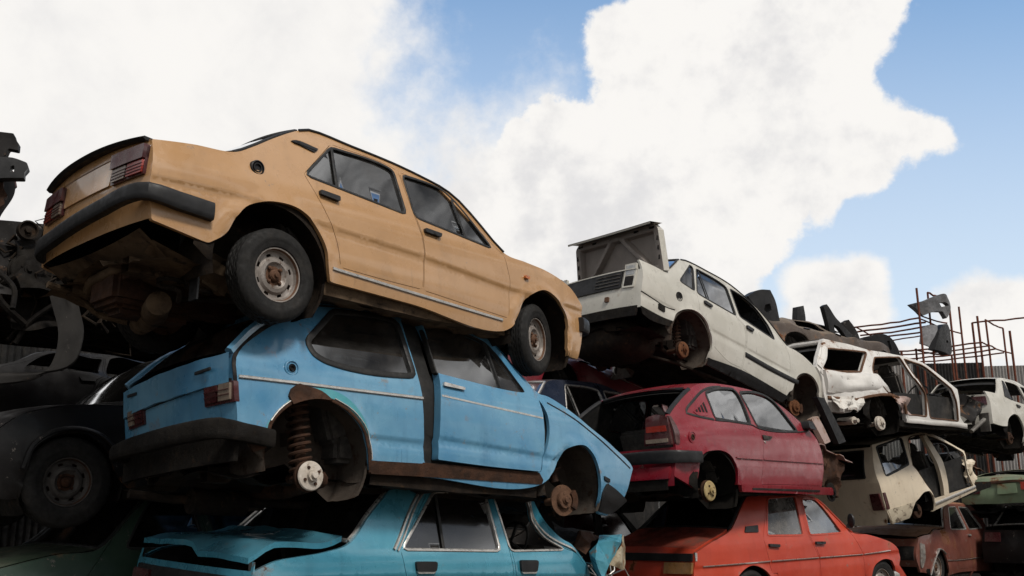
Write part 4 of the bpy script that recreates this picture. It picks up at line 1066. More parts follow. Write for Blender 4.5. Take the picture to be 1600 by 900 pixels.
c = Car('tan_saloon_car', 'tan saloon car with black bumpers perched on top of the light blue hatchback', 'tan',
        arches=[(-1.27, .03, .40, .07, .016), (1.22, -.02, .365, .06, .014)],
        creases=[([(-2.06, .42), (-1.46, .425), (-.8, .385), (-.06, .366), (.82, .306), (1.74, .30)], .014, .22)], step=.05, bow=.045)
c.shell(P_TAN, ['rear_door', 'front_door'], roof=(-.985, .30), rearz=(.165, .645), frontz=(.05, .32))
c.drip(-1.0, .80, BLACKP, .009)
side_doors(c, P_TAN, GLASS, RUBBER, [('rear_door', 'rear_win', 'rear_div', 'hand_r'), ('front_door', 'front_win', 'front_div', 'hand_f')])
c.trim('sill_strip', 'strip', CHROME, .022, .010)
c.screen('rear_window', -1.52, -1.0, GLASS, RUBBER, (.03, .035), (-.10, -.05))
c.screen('windscreen', .78, .32, GLASS, RUBBER, (.02, .035), (.12, .06))
c.obj('boot_lid', c.patch_mb(-2.035, -1.53, 8, 13, (.03, .03), (-.07, -.10), t0=-.97, t1=.97), P_TAN)
c.obj('bonnet', c.patch_mb(.80, 1.745, 12, 13, (.03, .02), (.10, .07), t0=-.99, t1=.99), P_TAN)
sp = MB()
for i in range(2):
    pass
rows = []
for t in np.linspace(-.97, .97, 21):
    u = 1-abs(t)**2.2; y = t*c.y(-2.03, .64); x = -2.04-.07*u; z = .645+.03*u
    rows.append([(x+.05, y, z), (x+.03, y, z+.012), (x-.03, y, z+.018), (x-.042, y, z+.010), (x-.02, y, z-.006)])
sp.grid(rows, closed=True); sp.add(rows[0], [(0, 1, 2, 3, 4)]); sp.add(rows[-1], [(0, 1, 2, 3, 4)])
c.obj('boot_spoiler', sp, BLACKP)
c.obj('boot_edge', MB().grid([[(-2.038-.045*(1-abs(t)**2.5)-.004, t*c.y(-2.03, .64)*.985, z0_+k_*(.03*(1-abs(t)**2.2)+.012)) for t in np.linspace(-1, 1, 21)] for z0_, k_ in ((.615, 0), (.640, 1))]), P_TAN)
for sg in (-1, 1):
    k_, d_ = (1, 0) if sg < 0 else (.93, -.03)
    def q(a, b, z0, z1): return [(sg*a*k_, z0+d_), (sg*b*k_, z0+d_), (sg*b*k_, z1+d_), (sg*a*k_, z1+d_)]
    tl = c.endplate('tail_light', q(.33, .655, .43, .61), LENS_M, .018)
    c.endplate('lens', q(.33, .655, .525, .615), LENS_M, .04, tl)
    for zz in (.455, .475, .495): c.endplate('lens_rib', q(.35, .65, zz, zz+.004), LENS_M, .034, tl, fil=0)
    c.endplate('lens', q(.35, .49, .44, .52), LENS_C, .03, tl)
    c.endplate('lens', q(.505, .65, .44, .52), LENS_R, .03, tl)
c.endplate('plate_recess', [(-.30, .44), (.30, .44), (.32, .60), (-.32, .60)], P_TAN, .012)
c.bumper('rear_bumper', [(-1.70, -.79, .205, .312), (-1.9, -.765, .228, .332), (-2.06, -.735, .255, .352), (-2.095, -.69, .257, .353), (-2.125, -.3, .24, .336), (-2.13, 0, .222, .318), (-2.12, .3, .20, .296), (-2.09, .58, .178, .275), (-2.03, .65, .172, .27), (-1.7, .72, .17, .27)], BLACKP, .04, mirror=False)
c.bumper('front_bumper', [(1.70, -.77, .10, .22), (1.82, -.73, .10, .22), (1.90, -.5, .10, .22), (1.92, 0, .10, .22)], BLACKP, .05)
for sg in (-1, 1):
    h = c.endplate('headlight', circ((sg*.55, .24), .10), LAMPG, .02, None, False)
c.endplate('grille', [(-.40, .14), (.40, .14), (.40, .33), (-.40, .33)], BLACKP, .01, None, False)
c.disc('fuel_cap', c.S['fuel'][0], .047, BLACKP, .018)
v = c.plate('air_vent', 'vent', BLACKP, .010)
c.trim('vent_slat', [(-1.07, .942), (-.89, .936)], HOLE, .008, .013, v)
c.plate('side_repeater', 'marker', LENS_O, .022)
c.underbody(UNDERT, [(-1.27, .02, .41), (1.22, -.02, .37)], -2.03, 1.7, -.03, seed=2, wellmat=UNDER)
c.interior(INT, SEATC, -1.25, .78, .58)
dd = MB().tube([(-1.2, -.62, -.02), (-1.2, -.2, -.05), (-1.2, .2, -.05), (-1.2, .62, -.02)], [.035, .04, .04, .035], 10)
dd.tube([(-1.2, -.55, -.05), (-.75, -.25, -.06)], .035, 8); dd.tube([(-1.2, .55, -.05), (-.75, .25, -.06)], .035, 8)
c.obj('rear_axle', dd, DRUST)
eb = MB().box((-1.62, .02, -.06), (.62, .34, .26)); eb.box((-1.62, .02, -.2), (.5, .22, .08)); eb.box((-1.25, .0, -.05), (.35, .26, .22)); eb.box((-1.86, -.05, .0), (.12, .62, .12))
c.obj('engine', eb, DRUST, bevel=.03)
ex = MB().tube([(-1.72, -.30, -.20), (-1.62, -.05, -.205), (-1.52, .30, -.2)], [.075, .085, .075], 14)
c.obj('exhaust_silencer', ex, UNDERT)
ex = MB().tube([(-1.85, .42, -.06), (-1.93, .18, -.02), (-1.92, -.1, .0), (-1.84, -.36, .0), (-1.78, -.42, -.06)], .032, 10)
ex.tube([(-1.6, .32, -.2), (-1.75, .42, -.16), (-1.95, .40, -.05), (-2.1, .40, -.03)], .022, 8)
c.obj('exhaust_pipe', ex, UNDERT)
hs = MB()
for k in range(7):
    random.seed(k+3); p0 = Vector((random.uniform(-1.95, -1.3), random.uniform(-.5, .4), random.uniform(-.16, .02))); pts = [p0]
    for j in range(5): p0 = p0+Vector((random.uniform(-.02, .16), random.uniform(-.14, .14), random.uniform(-.05, .04))); pts.append(p0)
    hs.tube(smooth_loop3(pts, 16), random.choice([.008, .012, .016]), 6)
c.obj('hose', hs, UNDER)
br = MB()
for sg in (-1, 1): br.grid([[(-1.95, sg*.60, .08), (-1.95, sg*.52, .02)], [(-1.55, sg*.62, -.04), (-1.55, sg*.5, -.10)], [(-1.2, sg*.60, -.08), (-1.2, sg*.48, -.12)]]); br.box((-1.48, sg*.5, -.03), (.18, .08, .16), Euler((.2, .3, .1)).to_matrix())
br.grid([[(-2.03, y, .13-.03*(1-(y/.6)**2)) for y in np.linspace(-.6, .6, 9)], [(-1.92, y, .05+.01*nz(y, 0, 0, 5)) for y in np.linspace(-.6, .6, 9)], [(-1.85, y, -.01+.015*nz(y, 1, 0, 5)) for y in np.linspace(-.6, .6, 9)]])
c.obj('rear_crossmember', br, UNDERT)
fl = MB().box((-1.66, -.585, -.11), (.012, .09, .22)); c.obj('mud_flap', fl, BLACKP)
fb = MB().tube([(1.22, -.6, -.05), (1.2, -.3, -.10), (1.2, .3, -.10), (1.22, .6, -.05)], .03, 8); fb.box((1.2, 0, -.08), (.2, .7, .1)); c.obj('front_axle', fb, DRUST)
c.wheel(-1.21, -.685, -.005, SILVER, RUST, TYRE, 4, R_=.292)
c.wheel(-1.21, .685, -.005, SILVER, RUST, TYRE, 0, R_=.292)
c.wheel(1.215, -.66, -.03, SILVER, RUST, TYRE, 17, R_=.285)
c.wheel(1.215, .66, -.03, SILVER, RUST, TYRE, 17, R_=.285)
TAN = c

# ---------------------------------------------------------------- light blue hatchback
c = Car('light_blue_hatchback', 'faded light blue hatchback without wheels, crushed between the tan saloon and the teal saloon', 'blue',
        arches=[(-1.215, 0, .375, .07, .014), (1.12, -.02, .325, .05, .012)],
        creases=[([(-.88, .18), (-.4, .185)], .016, .12), ([(-.27, .222), (.735, .188), (.90, .185)], .016, .12)], step=.05, bow=.05)
c.shell(P_BLUE, ['door_hole', 'rear_win'], roof=(-1.24, .36), rearz=(.17, .56), frontz=(-.05, .17))
g = c.pane('rear_side_window', 'rear_win', GLASSD, None); c.seal('window_seal', 'rear_win', RUBBER, .04, .012, g)
d = c.panel('door', 'door', P_BLUE, ['door_win'], lift=.03, thick=.07)
g = c.pane('window', 'door_win', GLASSD, d, -.008); c.seal('window_seal', 'door_win', RUBBER, .018, .026, g)
c.trim('window_divider', 'door_div', RUBBER, .024, .024, g)
c.plate('door_handle', 'handle', CHROME, .05, d, .008)
c.trim('chrome_strip', 'strip_d', CHROME, .022, .032, d)
c.trim('chrome_strip', 'strip_q', CHROME, .022, .012)
c.trim('roof_gutter', [(-1.2, 1.028), (-.8, 1.077), (-.45, 1.096)], BLACKP, .012, .01)
c.trim('tailgate_gap', [(-1.80, .40), (-1.806, .56), (-1.60, .775), (-1.30, .962)], HOLE, .022, .004)
c.disc('fuel_filler', c.S['fuel'][0], .050, P_BLUE, .012)
c.disc('fuel_filler_hole', c.S['fuel'][0], .026, HOLE, .016)
c.panel('old_paint_band', [(-1.60, .10)]+c.S['teal'][:-1]+[(-.822, .02), (-.846, .05), (-.868, .15), (-.92, .24), (-1.015, .318), (-1.15, .374), (-1.275, .38), (-1.385, .353), (-1.452, .32), (-1.532, .25), (-1.58, .18)], P_TEALBAND, lift=.003, thick=0, sides=(-1,))
lip = [(-1.585, .06), (-1.571, .176), (-1.526, .241), (-1.447, .31), (-1.38, .341), (-1.275, .369), (-1.148, .361), (-1.013, .305), (-.913, .219), (-.865, .128), (-.842, .003), (-.83, -.06)]
c.trim('arch_lip', lip, DRUST, .020, .006, None, (-1,))
c.trim('arch_lip_edge', [(a, b+.018) for a, b in lip[1:5]], CHROME, .008, .012, None, (-1,)); c.trim('arch_lip_edge', [(a+.012, b+.016) for a, b in lip[6:11]], CHROME, .008, .012, None, (-1,))
c.plate('rust_patch', 'patch', DRUST, .02, None, 0, (-1,))
c.plate('sill', 'sill', DRUST, .006, None, .01, (-1, 1), .05)
c.screen('windscreen', .79, .37, GLASS, RUBBER, (.02, .035), (.10, .06))
c.obj('bonnet', c.patch_mb(.81, 1.87, 12, 13, (.03, .02), (.10, .05), t0=-.985, t1=.985, thick=.02), P_BLUE)
# fender seam under the bonnet edge
c.trim('bonnet_gap', [(.86, .60), (1.1, .515), (1.35, .40), (1.6, .28), (1.84, .165)], HOLE, .012, .003)
# tailgate, a little sprung: window frame, glass, lower panel, with a dark gap below
zt = [(.30, -1.83), (.56, -1.81)]
tg = MB(); rows = []
for x in np.linspace(-1.80, -1.26, 9):
    z = c.ztop(x); hy = c.y(x, z); rows.append([(x-.05*(1-abs(t)**2.5)-.03, t*(hy-.02), z+.02*(1-abs(t)**2)+.01) for t in np.linspace(-1, 1, 13)])
gl = MB(); gl.grid(rows)
gt = c.obj('tailgate_window', gl, GLASSDD)
fr = MB(); fr.tube([r[0] for r in rows], .03, 6); fr.tube([r[-1] for r in rows], .03, 6); fr.tube(rows[-1], .03, 6)
lowr = []
for z in np.linspace(.405, .585, 6):
    x = -1.845; lowr.append([(x-.055*(1-abs(t)**2.5)+(.585-z)*.1+.01*nz(t, z, 0, 4), t*.735, z+.012*nz(t, 0, 1, 3)-.03*(t+1)*.5) for t in np.linspace(-1, 1, 19)])
fr.grid(lowr); fr.grid([[(a+.03, b, d_) for a, b, d_ in r] for r in lowr]); fr.grid([lowr[0], [(a+.03, b, d_) for a, b, d_ in lowr[0]]])
tgo = c.obj('tailgate', fr, P_BLUE); gt.parent = tgo
for y0, w, z in ((-.60, .20, .50), (.42, .15, .50)): c.obj('worn_badge', MB().box((-1.882, y0+w/2, z), (.012, w, .022)), BLACKP, tgo, bevel=.004)
for sg, o_ in ((-1, .045), (1, -.09)):
    tl = c.endplate('tail_light', [(sg*(.43+o_), .285), (sg*(.73+o_), .285), (sg*(.73+o_), .41), (sg*(.43+o_), .41)], LENS_M, .012)
    c.endplate('lens', [(sg*(.59+o_), .30), (sg*(.70+o_), .30), (sg*(.71+o_), .40), (sg*(.60+o_), .40)], LENS_C, .026, tl)
    c.endplate('lens', [(sg*(.45+o_), .30), (sg*(.57+o_), .30), (sg*(.58+o_), .40), (sg*(.45+o_), .40)], LENS_M, .024, tl)
    for zz in (.33, .36): c.endplate('lens_rib', [(sg*(.45+o_), zz), (sg*(.70+o_), zz), (sg*(.70+o_), zz+.005), (sg*(.45+o_), zz+.005)], LENS_M, .029, tl, fil=0)
c.endplate('tailgate_shadow_gap', [(-.74, .405), (.74, .37), (.74, .40), (-.74, .43)], HOLE, .006)
c.bumper('rear_bumper', [(-1.56, -.80, .03, .135), (-1.75, -.80, .05, .155), (-1.87, -.76, .06, .18), (-1.93, -.5, .06, .18), (-1.95, 0, .055, .175), (-1.93, .42, .06, .165), (-1.87, .64, .07, .16), (-1.6, .70, .06, .15)], UNDERB, .05, mirror=False)
c.endplate('rear_valance', [(-.76, -.06), (.76, -.06), (.78, .12), (-.78, .12)], UNDERB, .01)
c.plate('bumper_bracket', [(-1.60, .10), (-1.585, .03), (-1.66, .0), (-1.70, .06)], DRUST, .01, None, 0, (-1,))
c.plate('front_valance', [(1.43, -.07), (1.50, .02), (1.62, -.02), (1.80, -.10), (1.62, -.21), (1.45, -.20)], BLACKP, .012, None, .02)
c.plate('indicator', [(1.46, .075), (1.54, .055), (1.54, .025), (1.46, .045)], BLACKP, .012)
for sg in (-1, 1): c.endplate('headlight', circ((sg*.52, .07), .10), LAMPG, .02, None, False)
c.underbody(UNDER, [(-1.215, .0, .385), (1.12, -.02, .335)], -1.80, 1.7, -.10, seed=4, wellmat=WELL)
c.interior(INT, SEATC, -1.1, .75, .58)
ax = MB().tube([(-1.2, -.62, -.09), (-1.05, -.55, -.1), (-.95, 0, -.12), (-1.05, .55, -.1), (-1.2, .62, -.09)], [.05, .06, .06, .06, .05], 10); c.obj('rear_axle', ax, DRUST)
ex = MB().tube([(-1.9, .35, -.17), (-1.6, .33, -.19), (-1.45, .3, -.19)], .03, 8); ex.tube([(-1.5, .3, -.2), (-1.1, .3, -.2)], .085, 12); ex.tube([(-1.1, .3, -.19), (0, .1, -.19), (.9, 0, -.18)], .03, 8); c.obj('exhaust', ex, UNDER)
c.drum(-1.23, -.74, -.105, DRUMW, DRUST, r=.092); c.drum(-1.23, .72, -.105, DRUMW, DRUST, r=.092)
c.spring((-1.235, -.64, -.12), (-1.29, -.62, .36), DRUST, .066, 10, .012)
c.spring((1.10, -.58, .08), (1.06, -.56, .27), DRUST, .06, 3, .012)
c.brake_disc(1.125, -.66, -.125, RUST, DRUST, -6); c.brake_disc(1.125, .66, -.125, RUST, DRUST, 0)
BLUE = c
# ---------------------------------------------------------------- teal saloon on the ground
def teal_def(p):
    if p.x > .72 and p.z > .30:
        k = min(1, (p.x-.72)/.5); p = p+Vector((-.10*k, .09*k*nz(*p, 3, 1)-.03*k*p.y, .16*k*nz(*p, 4, 2)-.06*k))
    return p
c = Car('teal_saloon_car', 'teal saloon car with sprung boot lid and crumpled front under the blue hatchback', 'teal',
        arches=[(-1.3, -.05, .36, .06, .012), (1.26, -.05, .35, .06, .012)],
        creases=[([(-2.1, .40), (-1.0, .42), (1.0, .40)], .014, .15)], step=.06, deform=teal_def)
c.shell(P_TEAL, ['rear_door', 'front_door'], roof=(-.965, .28), rearz=(.0, .44), frontz=(-.1, .05))
ds = side_doors(c, P_TEAL, None, CHROME, [('rear_door', 'rear_win', None, None), ('front_door', 'front_win', None, None)])
g = c.pane('window', 'rear_win', GLASSDD, ds[0]); c.seal('window_seal', 'rear_win', CHROME, .02, .008, g); c.trim('window_divider', 'rear_div', RUBBER, .022, .004, g)
c.seal('window_seal', 'front_win', CHROME, .016, .008, ds[1])
c.trim('chrome_frame', 'frame', CHROME, .014, .012, ds[0])
c.trim('roof_rail_trim', 'rail', CHROME, .020, .014)
for i, hk in enumerate(('hand_r', 'hand_f')):
    h = c.plate('door_handle', hk, BLACKP, .022, ds[i], .02); hp = c.S[hk]
    c.plate('handle_cup', [(hp[0][0]+.015, hp[0][1]-.03), (hp[1][0]-.012, hp[1][1]-.03), (hp[1][0]-.02, hp[2][1]-.012), (hp[0][0]+.02, hp[2][1]-.012)], CHROME, .016, h, .012)
c.screen('rear_window', -1.43, -.97, GLASSDD, CHROME, (.03, .03), (-.10, -.05))
lid = c.obj('boot_lid', c.patch_mb(-2.13, -1.46, 12, 17, (.02, .03), (-.06, -.1), t0=-.93, t1=.93, thick=.035, zadj=lambda x, t: .05+.07*max(0, (-1.6-x)/.53)-.05*max(0, t)*0+.012*nz(x, t, 0, 4)-.05*max(0, (-1.98-x)/.15)*(t < -.2)), P_TEAL)
c.obj('boot_cavity', MB().grid([[(x, y, z) for y in np.linspace(-.68, .68, 5)] for x, z in ((-2.1, .38), (-1.9, .30), (-1.5, .42))]), HOLE)
c.endplate('tail_panel', [(-.70, .18), (.70, .18), (.70, .40), (-.70, .40)], BLACKP, .015)
for sg in (-1, 1): c.endplate('tail_light', [(sg*.42, .22), (sg*.72, .22), (sg*.72, .37), (sg*.42, .37)], LENS_M, .035)
c.bumper('rear_bumper', [(-1.75, -.84, .05, .15), (-2.15, -.80, .05, .15), (-2.26, -.6, .05, .15), (-2.28, 0, .05, .15)], CHROME, .05)
# crumpled bonnet and wings
def crumple(c, name, quad, mat, n=16, m=12, amp=.08, sc=4, seed=1, thick=.008, ang=25, parent=None, fold=None):
    a, b, d, e = [Vector(q) for q in quad]; rows = []
    nn = ((b-a).cross(e-a)).normalized()
    for i in range(n+1):
        row = []
        for j in range(m+1):
            u, v = i/n, j/m; p = a*(1-u)*(1-v)+b*u*(1-v)+d*u*v+e*(1-u)*v
            w = abs(nz(*p, sc, seed))*2-.5+.5*nz(*p, sc*2.6, seed+3)
            q = p+nn*amp*w+Vector((nz(*p, sc*1.4, seed+5), nz(*p, sc*1.4, seed+6), nz(*p, sc*1.4, seed+7)))*amp*.5
            row.append(tuple(q))
        rows.append(row)
    mb = MB().grid(rows); back = [[tuple(Vector(p)-nn*thick) for p in r] for r in rows]; mb.grid(back)
    rim = rows[0]+[r[-1] for r in rows[1:-1]]+rows[-1][::-1]+[r[0] for r in rows[1:-1]][::-1]
    mb.grid([rim, [tuple(Vector(p)-nn*thick) for p in rim]], closed=True)
    return c.obj(name, mb, mat, parent, ang, raw=True)
crumple(c, 'bonnet', [(.85, -.6, .56), (1.75, -.6, .30), (1.75, .7, .36), (.85, .7, .58)], P_TEAL, 12, 12, .10, 3.2, 2, ang=12)
TORN = grime('rust_edged_teal', (.045, .24, .33), (.09, .33, .42), (.22, .10, .04), 31, .4, 4, .4, .55, metal=.2, spec=.5)
def facets(c, name, P, F, mat, thick=.006, seed=1, sub=3, amp=.012, ang=14):
    """sharply folded sheet through the given world points, in the car's own space"""
    inv = (Matrix.Translation(c.T) @ c.M.to_4x4()).inverted(); bm = bmesh.new(); vs = [bm.verts.new(inv @ Vector(p)) for p in P]
    for f in F: bm.faces.new([vs[i] for i in f])
    bmesh.ops.triangulate(bm, faces=bm.faces); bmesh.ops.subdivide_edges(bm, edges=bm.edges, cuts=sub, use_grid_fill=True); bmesh.ops.recalc_face_normals(bm, faces=bm.faces)
    for v in bm.verts: v.co += Vector((nz(*v.co, 9, seed), nz(*v.co, 9, seed+1), nz(*v.co, 9, seed+2)))*amp
    bm.normal_update(); n = {v: v.normal.copy() for v in bm.verts}
    g = bmesh.ops.solidify(bm, geom=bm.faces[:], thickness=thick); bm.verts.ensure_lookup_table(); bm.verts.index_update(); mb = MB(); mb.add([tuple(v.co) for v in bm.verts], [tuple(v.index for v in f.verts) for f in bm.faces]); bm.free()
    return c.obj(name, mb, mat, None, ang, raw=True)
def mp(x, y, Y): return at(790+x/4.09, 680+y/4.09, Y)
facets(c, 'front_wing', [mp(535, 745, 8.25), mp(590, 688, 8.22), mp(700, 672, 8.30), mp(742, 690, 8.42), mp(660, 830, 8.28), mp(570, 790, 8.10), mp(625, 930, 8.2), mp(600, 636, 8.5), mp(745, 634, 8.6), mp(640, 905, 8.35), mp(560, 860, 8.3)],
       [(0, 1, 5), (1, 2, 4, 5), (2, 3, 4), (1, 7, 8, 2), (2, 8, 3), (5, 4, 9, 6), (0, 5, 6, 10)], TORN, seed=3)
facets(c, 'torn_wing_skin', [mp(742, 690, 8.42), mp(750, 636, 8.6), mp(770, 790, 8.5), mp(725, 800, 8.35), mp(690, 850, 8.3), mp(760, 860, 8.45), mp(660, 830, 8.28)], [(0, 1, 2), (0, 2, 3), (3, 2, 5, 4), (0, 3, 4, 6)], grime('bare_rusty_edge', (.20, .15, .09), (.34, .30, .22), (.15, .065, .025), 33, .6, 7, .5, .7), seed=6, amp=.03)
facets(c, 'torn_wing_skin', [mp(430, 720, 8.25), mp(470, 600, 8.35), mp(490, 640, 8.3), mp(540, 700, 8.3), mp(520, 760, 8.2), mp(600, 650, 8.6), mp(450, 640, 8.6)], [(0, 1, 2, 3), (0, 3, 4), (1, 6, 5, 2), (2, 5, 3)], DRUST, seed=8, amp=.03)
facets(c, 'torn_scuttle', [mp(330, 640, 8.5), mp(420, 700, 8.2), mp(470, 640, 8.4), mp(380, 590, 8.8), mp(300, 560, 8.9), mp(560, 620, 9.0), mp(540, 640, 8.6)], [(0, 1, 2), (0, 2, 3), (0, 3, 4), (2, 6, 5, 3)], UNDERB, seed=9, amp=.03)
q = MB()
for i in range(9):
    random.seed(i+40); p0 = Vector((.85+.5*random.random(), -.72+.2*random.random(), .45+.1*random.random())); pts = [p0]
    for k in range(7): p0 = p0+Vector((random.uniform(-.02, .12), random.uniform(-.06, .05), random.uniform(-.09, .06))); pts.append(p0)
    q.tube(pts, .006, 5)
c.obj('torn_trim', q, CHROME)
eb = MB().box((1.35, -.2, .15), (.5, .7, .4)); eb.tube([(1.50, -.72, .10), (1.62, -.66, .10)], .09, 12); eb.box((1.72, -.45, .12), (.12, .5, .14)); c.obj('engine', eb, UNDERB, bevel=.02)
c.bumper('front_bumper', [(1.75, -.60, .02, .12), (1.95, -.5, .02, .12), (2.0, 0, .04, .14)], BLACKP, .06)
c.underbody(UNDER, [(-1.3, -.05, .37), (1.26, -.05, .36)], -2.1, 1.7, -.12, seed=6)
c.interior(INT, SEATC, -1.15, .85, .56)
for x in (-1.3, 1.28):
    for y in (-.70, .70): c.wheel(x, y, .0, SILVER, RUST, TYRE, 0, R_=.29)
TEAL = c
# ---------------------------------------------------------------- white saloon, boot open
c = Car('white_saloon_car', 'white saloon car with its boot lid raised, tilted nose down above the crimson hatchback', 'white',
        arches=[(-1.2, -.02, .37, .06, .014), (1.36, -.03, .35, .06, .012)],
        creases=[([(-2.14, .30), (-1.5, .27), (.9, .25)], .010, .12)], step=.07, bow=.05)
c.shell(P_WHITE, ['rear_door', 'front_door', 'quart_win'], roof=(-1.29, .27), rearz=(.10, .595), frontz=(.05, .30))
c.drip(-1.3, .84, BLACKP, .009)
g = c.pane('quarter_window', 'quart_win', GLASSD); c.seal('window_seal', 'quart_win', RUBBER, .018, .005, g)
ds = side_doors(c, P_WHITE, None, RUBBER, [('rear_door', 'rear_win', None, 'hand_r'), ('front_door', 'front_win', None, 'hand_f')])
g = c.pane('window', 'rear_win', GLASSD, ds[0]); c.seal('window_seal', 'rear_win', RUBBER, .02, .005, g); c.trim('window_divider', 'rear_div', RUBBER, .022, .004, g)
c.seal('window_seal', 'front_win', RUBBER, .02, .005, ds[1]); c.trim('window_divider', 'front_div', RUBBER, .022, .004, ds[1])
c.trim('rubbing_strip', 'strip', BLACKP, .062, .016)
c.plate('sill_cover', 'sillband', BLACKP, .006, None, .01)
c.disc('fuel_filler', (-1.50, .45), .058, HOLE, .006); c.disc('fuel_filler_rim', (-1.50, .45), .06, BLACKP, .004)
c.screen('rear_window', -1.70, -1.30, GLASSD, RUBBER, (.03, .03), (-.10, -.05))
c.screen('windscreen', .84, .29, GLASS, RUBBER, (.02, .03), (.12, .06))
c.obj('bonnet', c.patch_mb(.86, 1.70, 10, 13, (.03, .02), (.10, .06), t0=-.98, t1=.98), P_WHITE)
c.obj('boot_cavity', MB().grid([[(x, y, z) for y in np.linspace(-.66, .66, 5)] for x, z in ((-2.12, .62), (-2.08, .30), (-1.75, .28), (-1.70, .70))]), UNDERB)
panel = c.endplate('rear_panel', [(-.46, .375), (.66, .375), (.66, .59), (-.46, .59)], BLACKP, .022)
c.endplate('boot_sill', [(-.66, .592), (.66, .592), (.66, .606), (-.66, .606)], P_WHITE, .026, fil=0)
for z in (.42, .465, .51, .555): c.endplate('panel_slat', [(-.44, z-.006), (-.06, z-.006), (-.06, z+.004), (-.44, z+.004)], STEEL, .032, panel, fil=0)
for sg in (-1, 1):
    tl = c.endplate('tail_light', [(sg*.49, .365), (sg*.655, .36), (sg*.655, .675), (sg*.49, .67)], P_WHITE, .016)
    c.endplate('lamp_housing', [(sg*.51, .53), (sg*.635, .53), (sg*.635, .65), (sg*.51, .65)], LAMPG, .019, tl)
    c.endplate('lamp_housing', [(sg*.51, .385), (sg*.635, .385), (sg*.635, .51), (sg*.51, .515)], HOLE, .019, tl)
c.endplate('bumper_bracket', [(-.30, .22), (-.24, .22), (-.24, .28), (-.30, .28)], RUST, .02); c.endplate('bumper_bracket', [(.36, .22), (.42, .22), (.42, .28), (.36, .28)], RUST, .02)
c.plate('side_bracket', [(-1.85, .17), (-1.74, .16), (-1.74, .23), (-1.85, .24)], UNDERB, .012, None, .01, (-1,))
c.plate('rear_skirt', [(-2.13, .115), (-1.75, .095), (-1.59, .105), (-1.62, .02), (-1.95, .0), (-2.08, .03)], UNDERB, .004, None, .01); c.endplate('rear_valance', [(-.70, .0), (.70, .0), (.72, .125), (-.72, .125)], UNDERB, .004)
c.trim('bumper_seam', [(-2.14, .292), (-1.9, .262), (-1.72, .24), (-1.56, .255)], UNDERB, .012, .003)
# boot lid: outer skin, folded lip and the pressed inner frame
hx = Vector((-1.74, 0, .72)); up = Vector((-.30, 0, .955)).normalized(); nin = Vector((-up.z, 0, up.x))   # nin looks to the rear
LH, LW = .60, .735
def lp(u, v, d): return tuple(hx+up*(LH*u)+Vector((0, v, 0))+nin*d)
lid = MB()
outer = [[lp(u, v*LW*(1-.04*u-.10*max(0, (u-.86)/.14)**2*(abs(v) > .85)), -.095-.03*(1-v*v)) for v in np.linspace(-1, 1, 11)] for u in np.linspace(0, 1, 8)]
lip_ = [[lp(1+.01, v*LW*.955, d-.03*(1-v*v)*(1 if d < 0 else .6)) for v in np.linspace(-1, 1, 11)] for d in (-.095, .02, .14)]
lid.grid(outer); lid.grid([outer[-1]]+lip_); lid.grid([lip_[-1], [(a+.01, b, z-.025) for a, b, z in lip_[-1]]])
for v in (-1, 1): lid.grid([[lp(u, v*LW*(1-.04*u-.10*max(0, (u-.86)/.14)**2*(abs(v) > .85)), -.095) for u in np.linspace(0, 1, 8)], [lp(u, v*LW*(1-.04*u-.10*max(0, (u-.86)/.14)**2*(abs(v) > .85))*.985, .0) for u in np.linspace(0, 1, 8)]])
lo = c.obj('boot_lid', lid, P_WHITE)
INNER = paint('boot_inner_paint', (.17, .145, .13), (.23, .20, .18), 41, rust=.2, dust=.3, rough=.55, coat=0, dent=.3)
inn = MB(); nI, mI = 48, 96; rows = []
for i in range(nI+1):
    row = []
    for j in range(mI+1):
        u = i/nI; v = -1+2*j/mI; d = -.07
        e = min(u, 1-u)*LH; ev = (1-abs(v))*LW; k = min(e, ev)
        if k < .085: d = .0
        elif k < .105: d = -.07*(k-.085)/.02
        for s_ in (-1, 1):       # two diagonal ribs
            t = abs(v*s_*LW-(.52-(u*LH-.07)*.95))*.72
            if t < .028 and k > .06: d = max(d, .006)
            elif t < .042 and k > .06: d = max(d, .006-.076*(t-.028)/.014)
        row.append(lp(u, v*LW*(1-.04*u-.10*max(0, (u-.86)/.14)**2*(abs(v) > .85))*.985, d))
    rows.append(row)
inn.grid(rows); c.obj('lid_frame', inn, INNER, lo); c.obj('lid_lip', MB().grid([[(a-.004, b, z-.004) for a, b, z in r] for r in lip_[1:]]), BLACKP, lo)
q = MB()
for vv in (-.85, -.5, .5, .85):
    for uu in (.06, .93): q.box(lp(uu, vv*LW*.97, .002), (.012, .07, .022))
for uu in (.3, .5, .7):
    for vv in (-.965, .965): q.box(lp(uu, vv*LW*.955, .002), (.012, .02, .06))
c.obj('lid_slots', q, HOLE, lo)
c.obj('lid_sticker', MB().box(lp(.11, -.02, .004), (.006, .26, .055)), DRUMW, lo); c.obj('warning_sticker', MB().box(lp(.11, .02, .008), (.006, .15, .038)), LENS_R, lo)
c.underbody(UNDERB, [(-1.2, -.02, .38), (1.36, -.03, .36)], -2.08, 1.65, -.10, seed=8, wellmat=WELL)
tk = MB(); tk.grid([[(-1.68+.36*math.copysign(abs(math.cos(b_))**.5, math.cos(b_))*math.copysign(abs(math.cos(a_))**.5, math.cos(a_)), .05+.52*math.copysign(abs(math.cos(b_))**.5, math.cos(b_))*math.copysign(abs(math.sin(a_))**.5, math.sin(a_)), -.08+.23*math.copysign(abs(math.sin(b_))**.7, math.sin(b_))+.015*nz(a_, b_, 0, 2)) for a_ in np.linspace(0, 2*math.pi, 33)] for b_ in np.linspace(-math.pi/2, math.pi/2, 15)])
c.obj('fuel_tank', tk, UNDER)
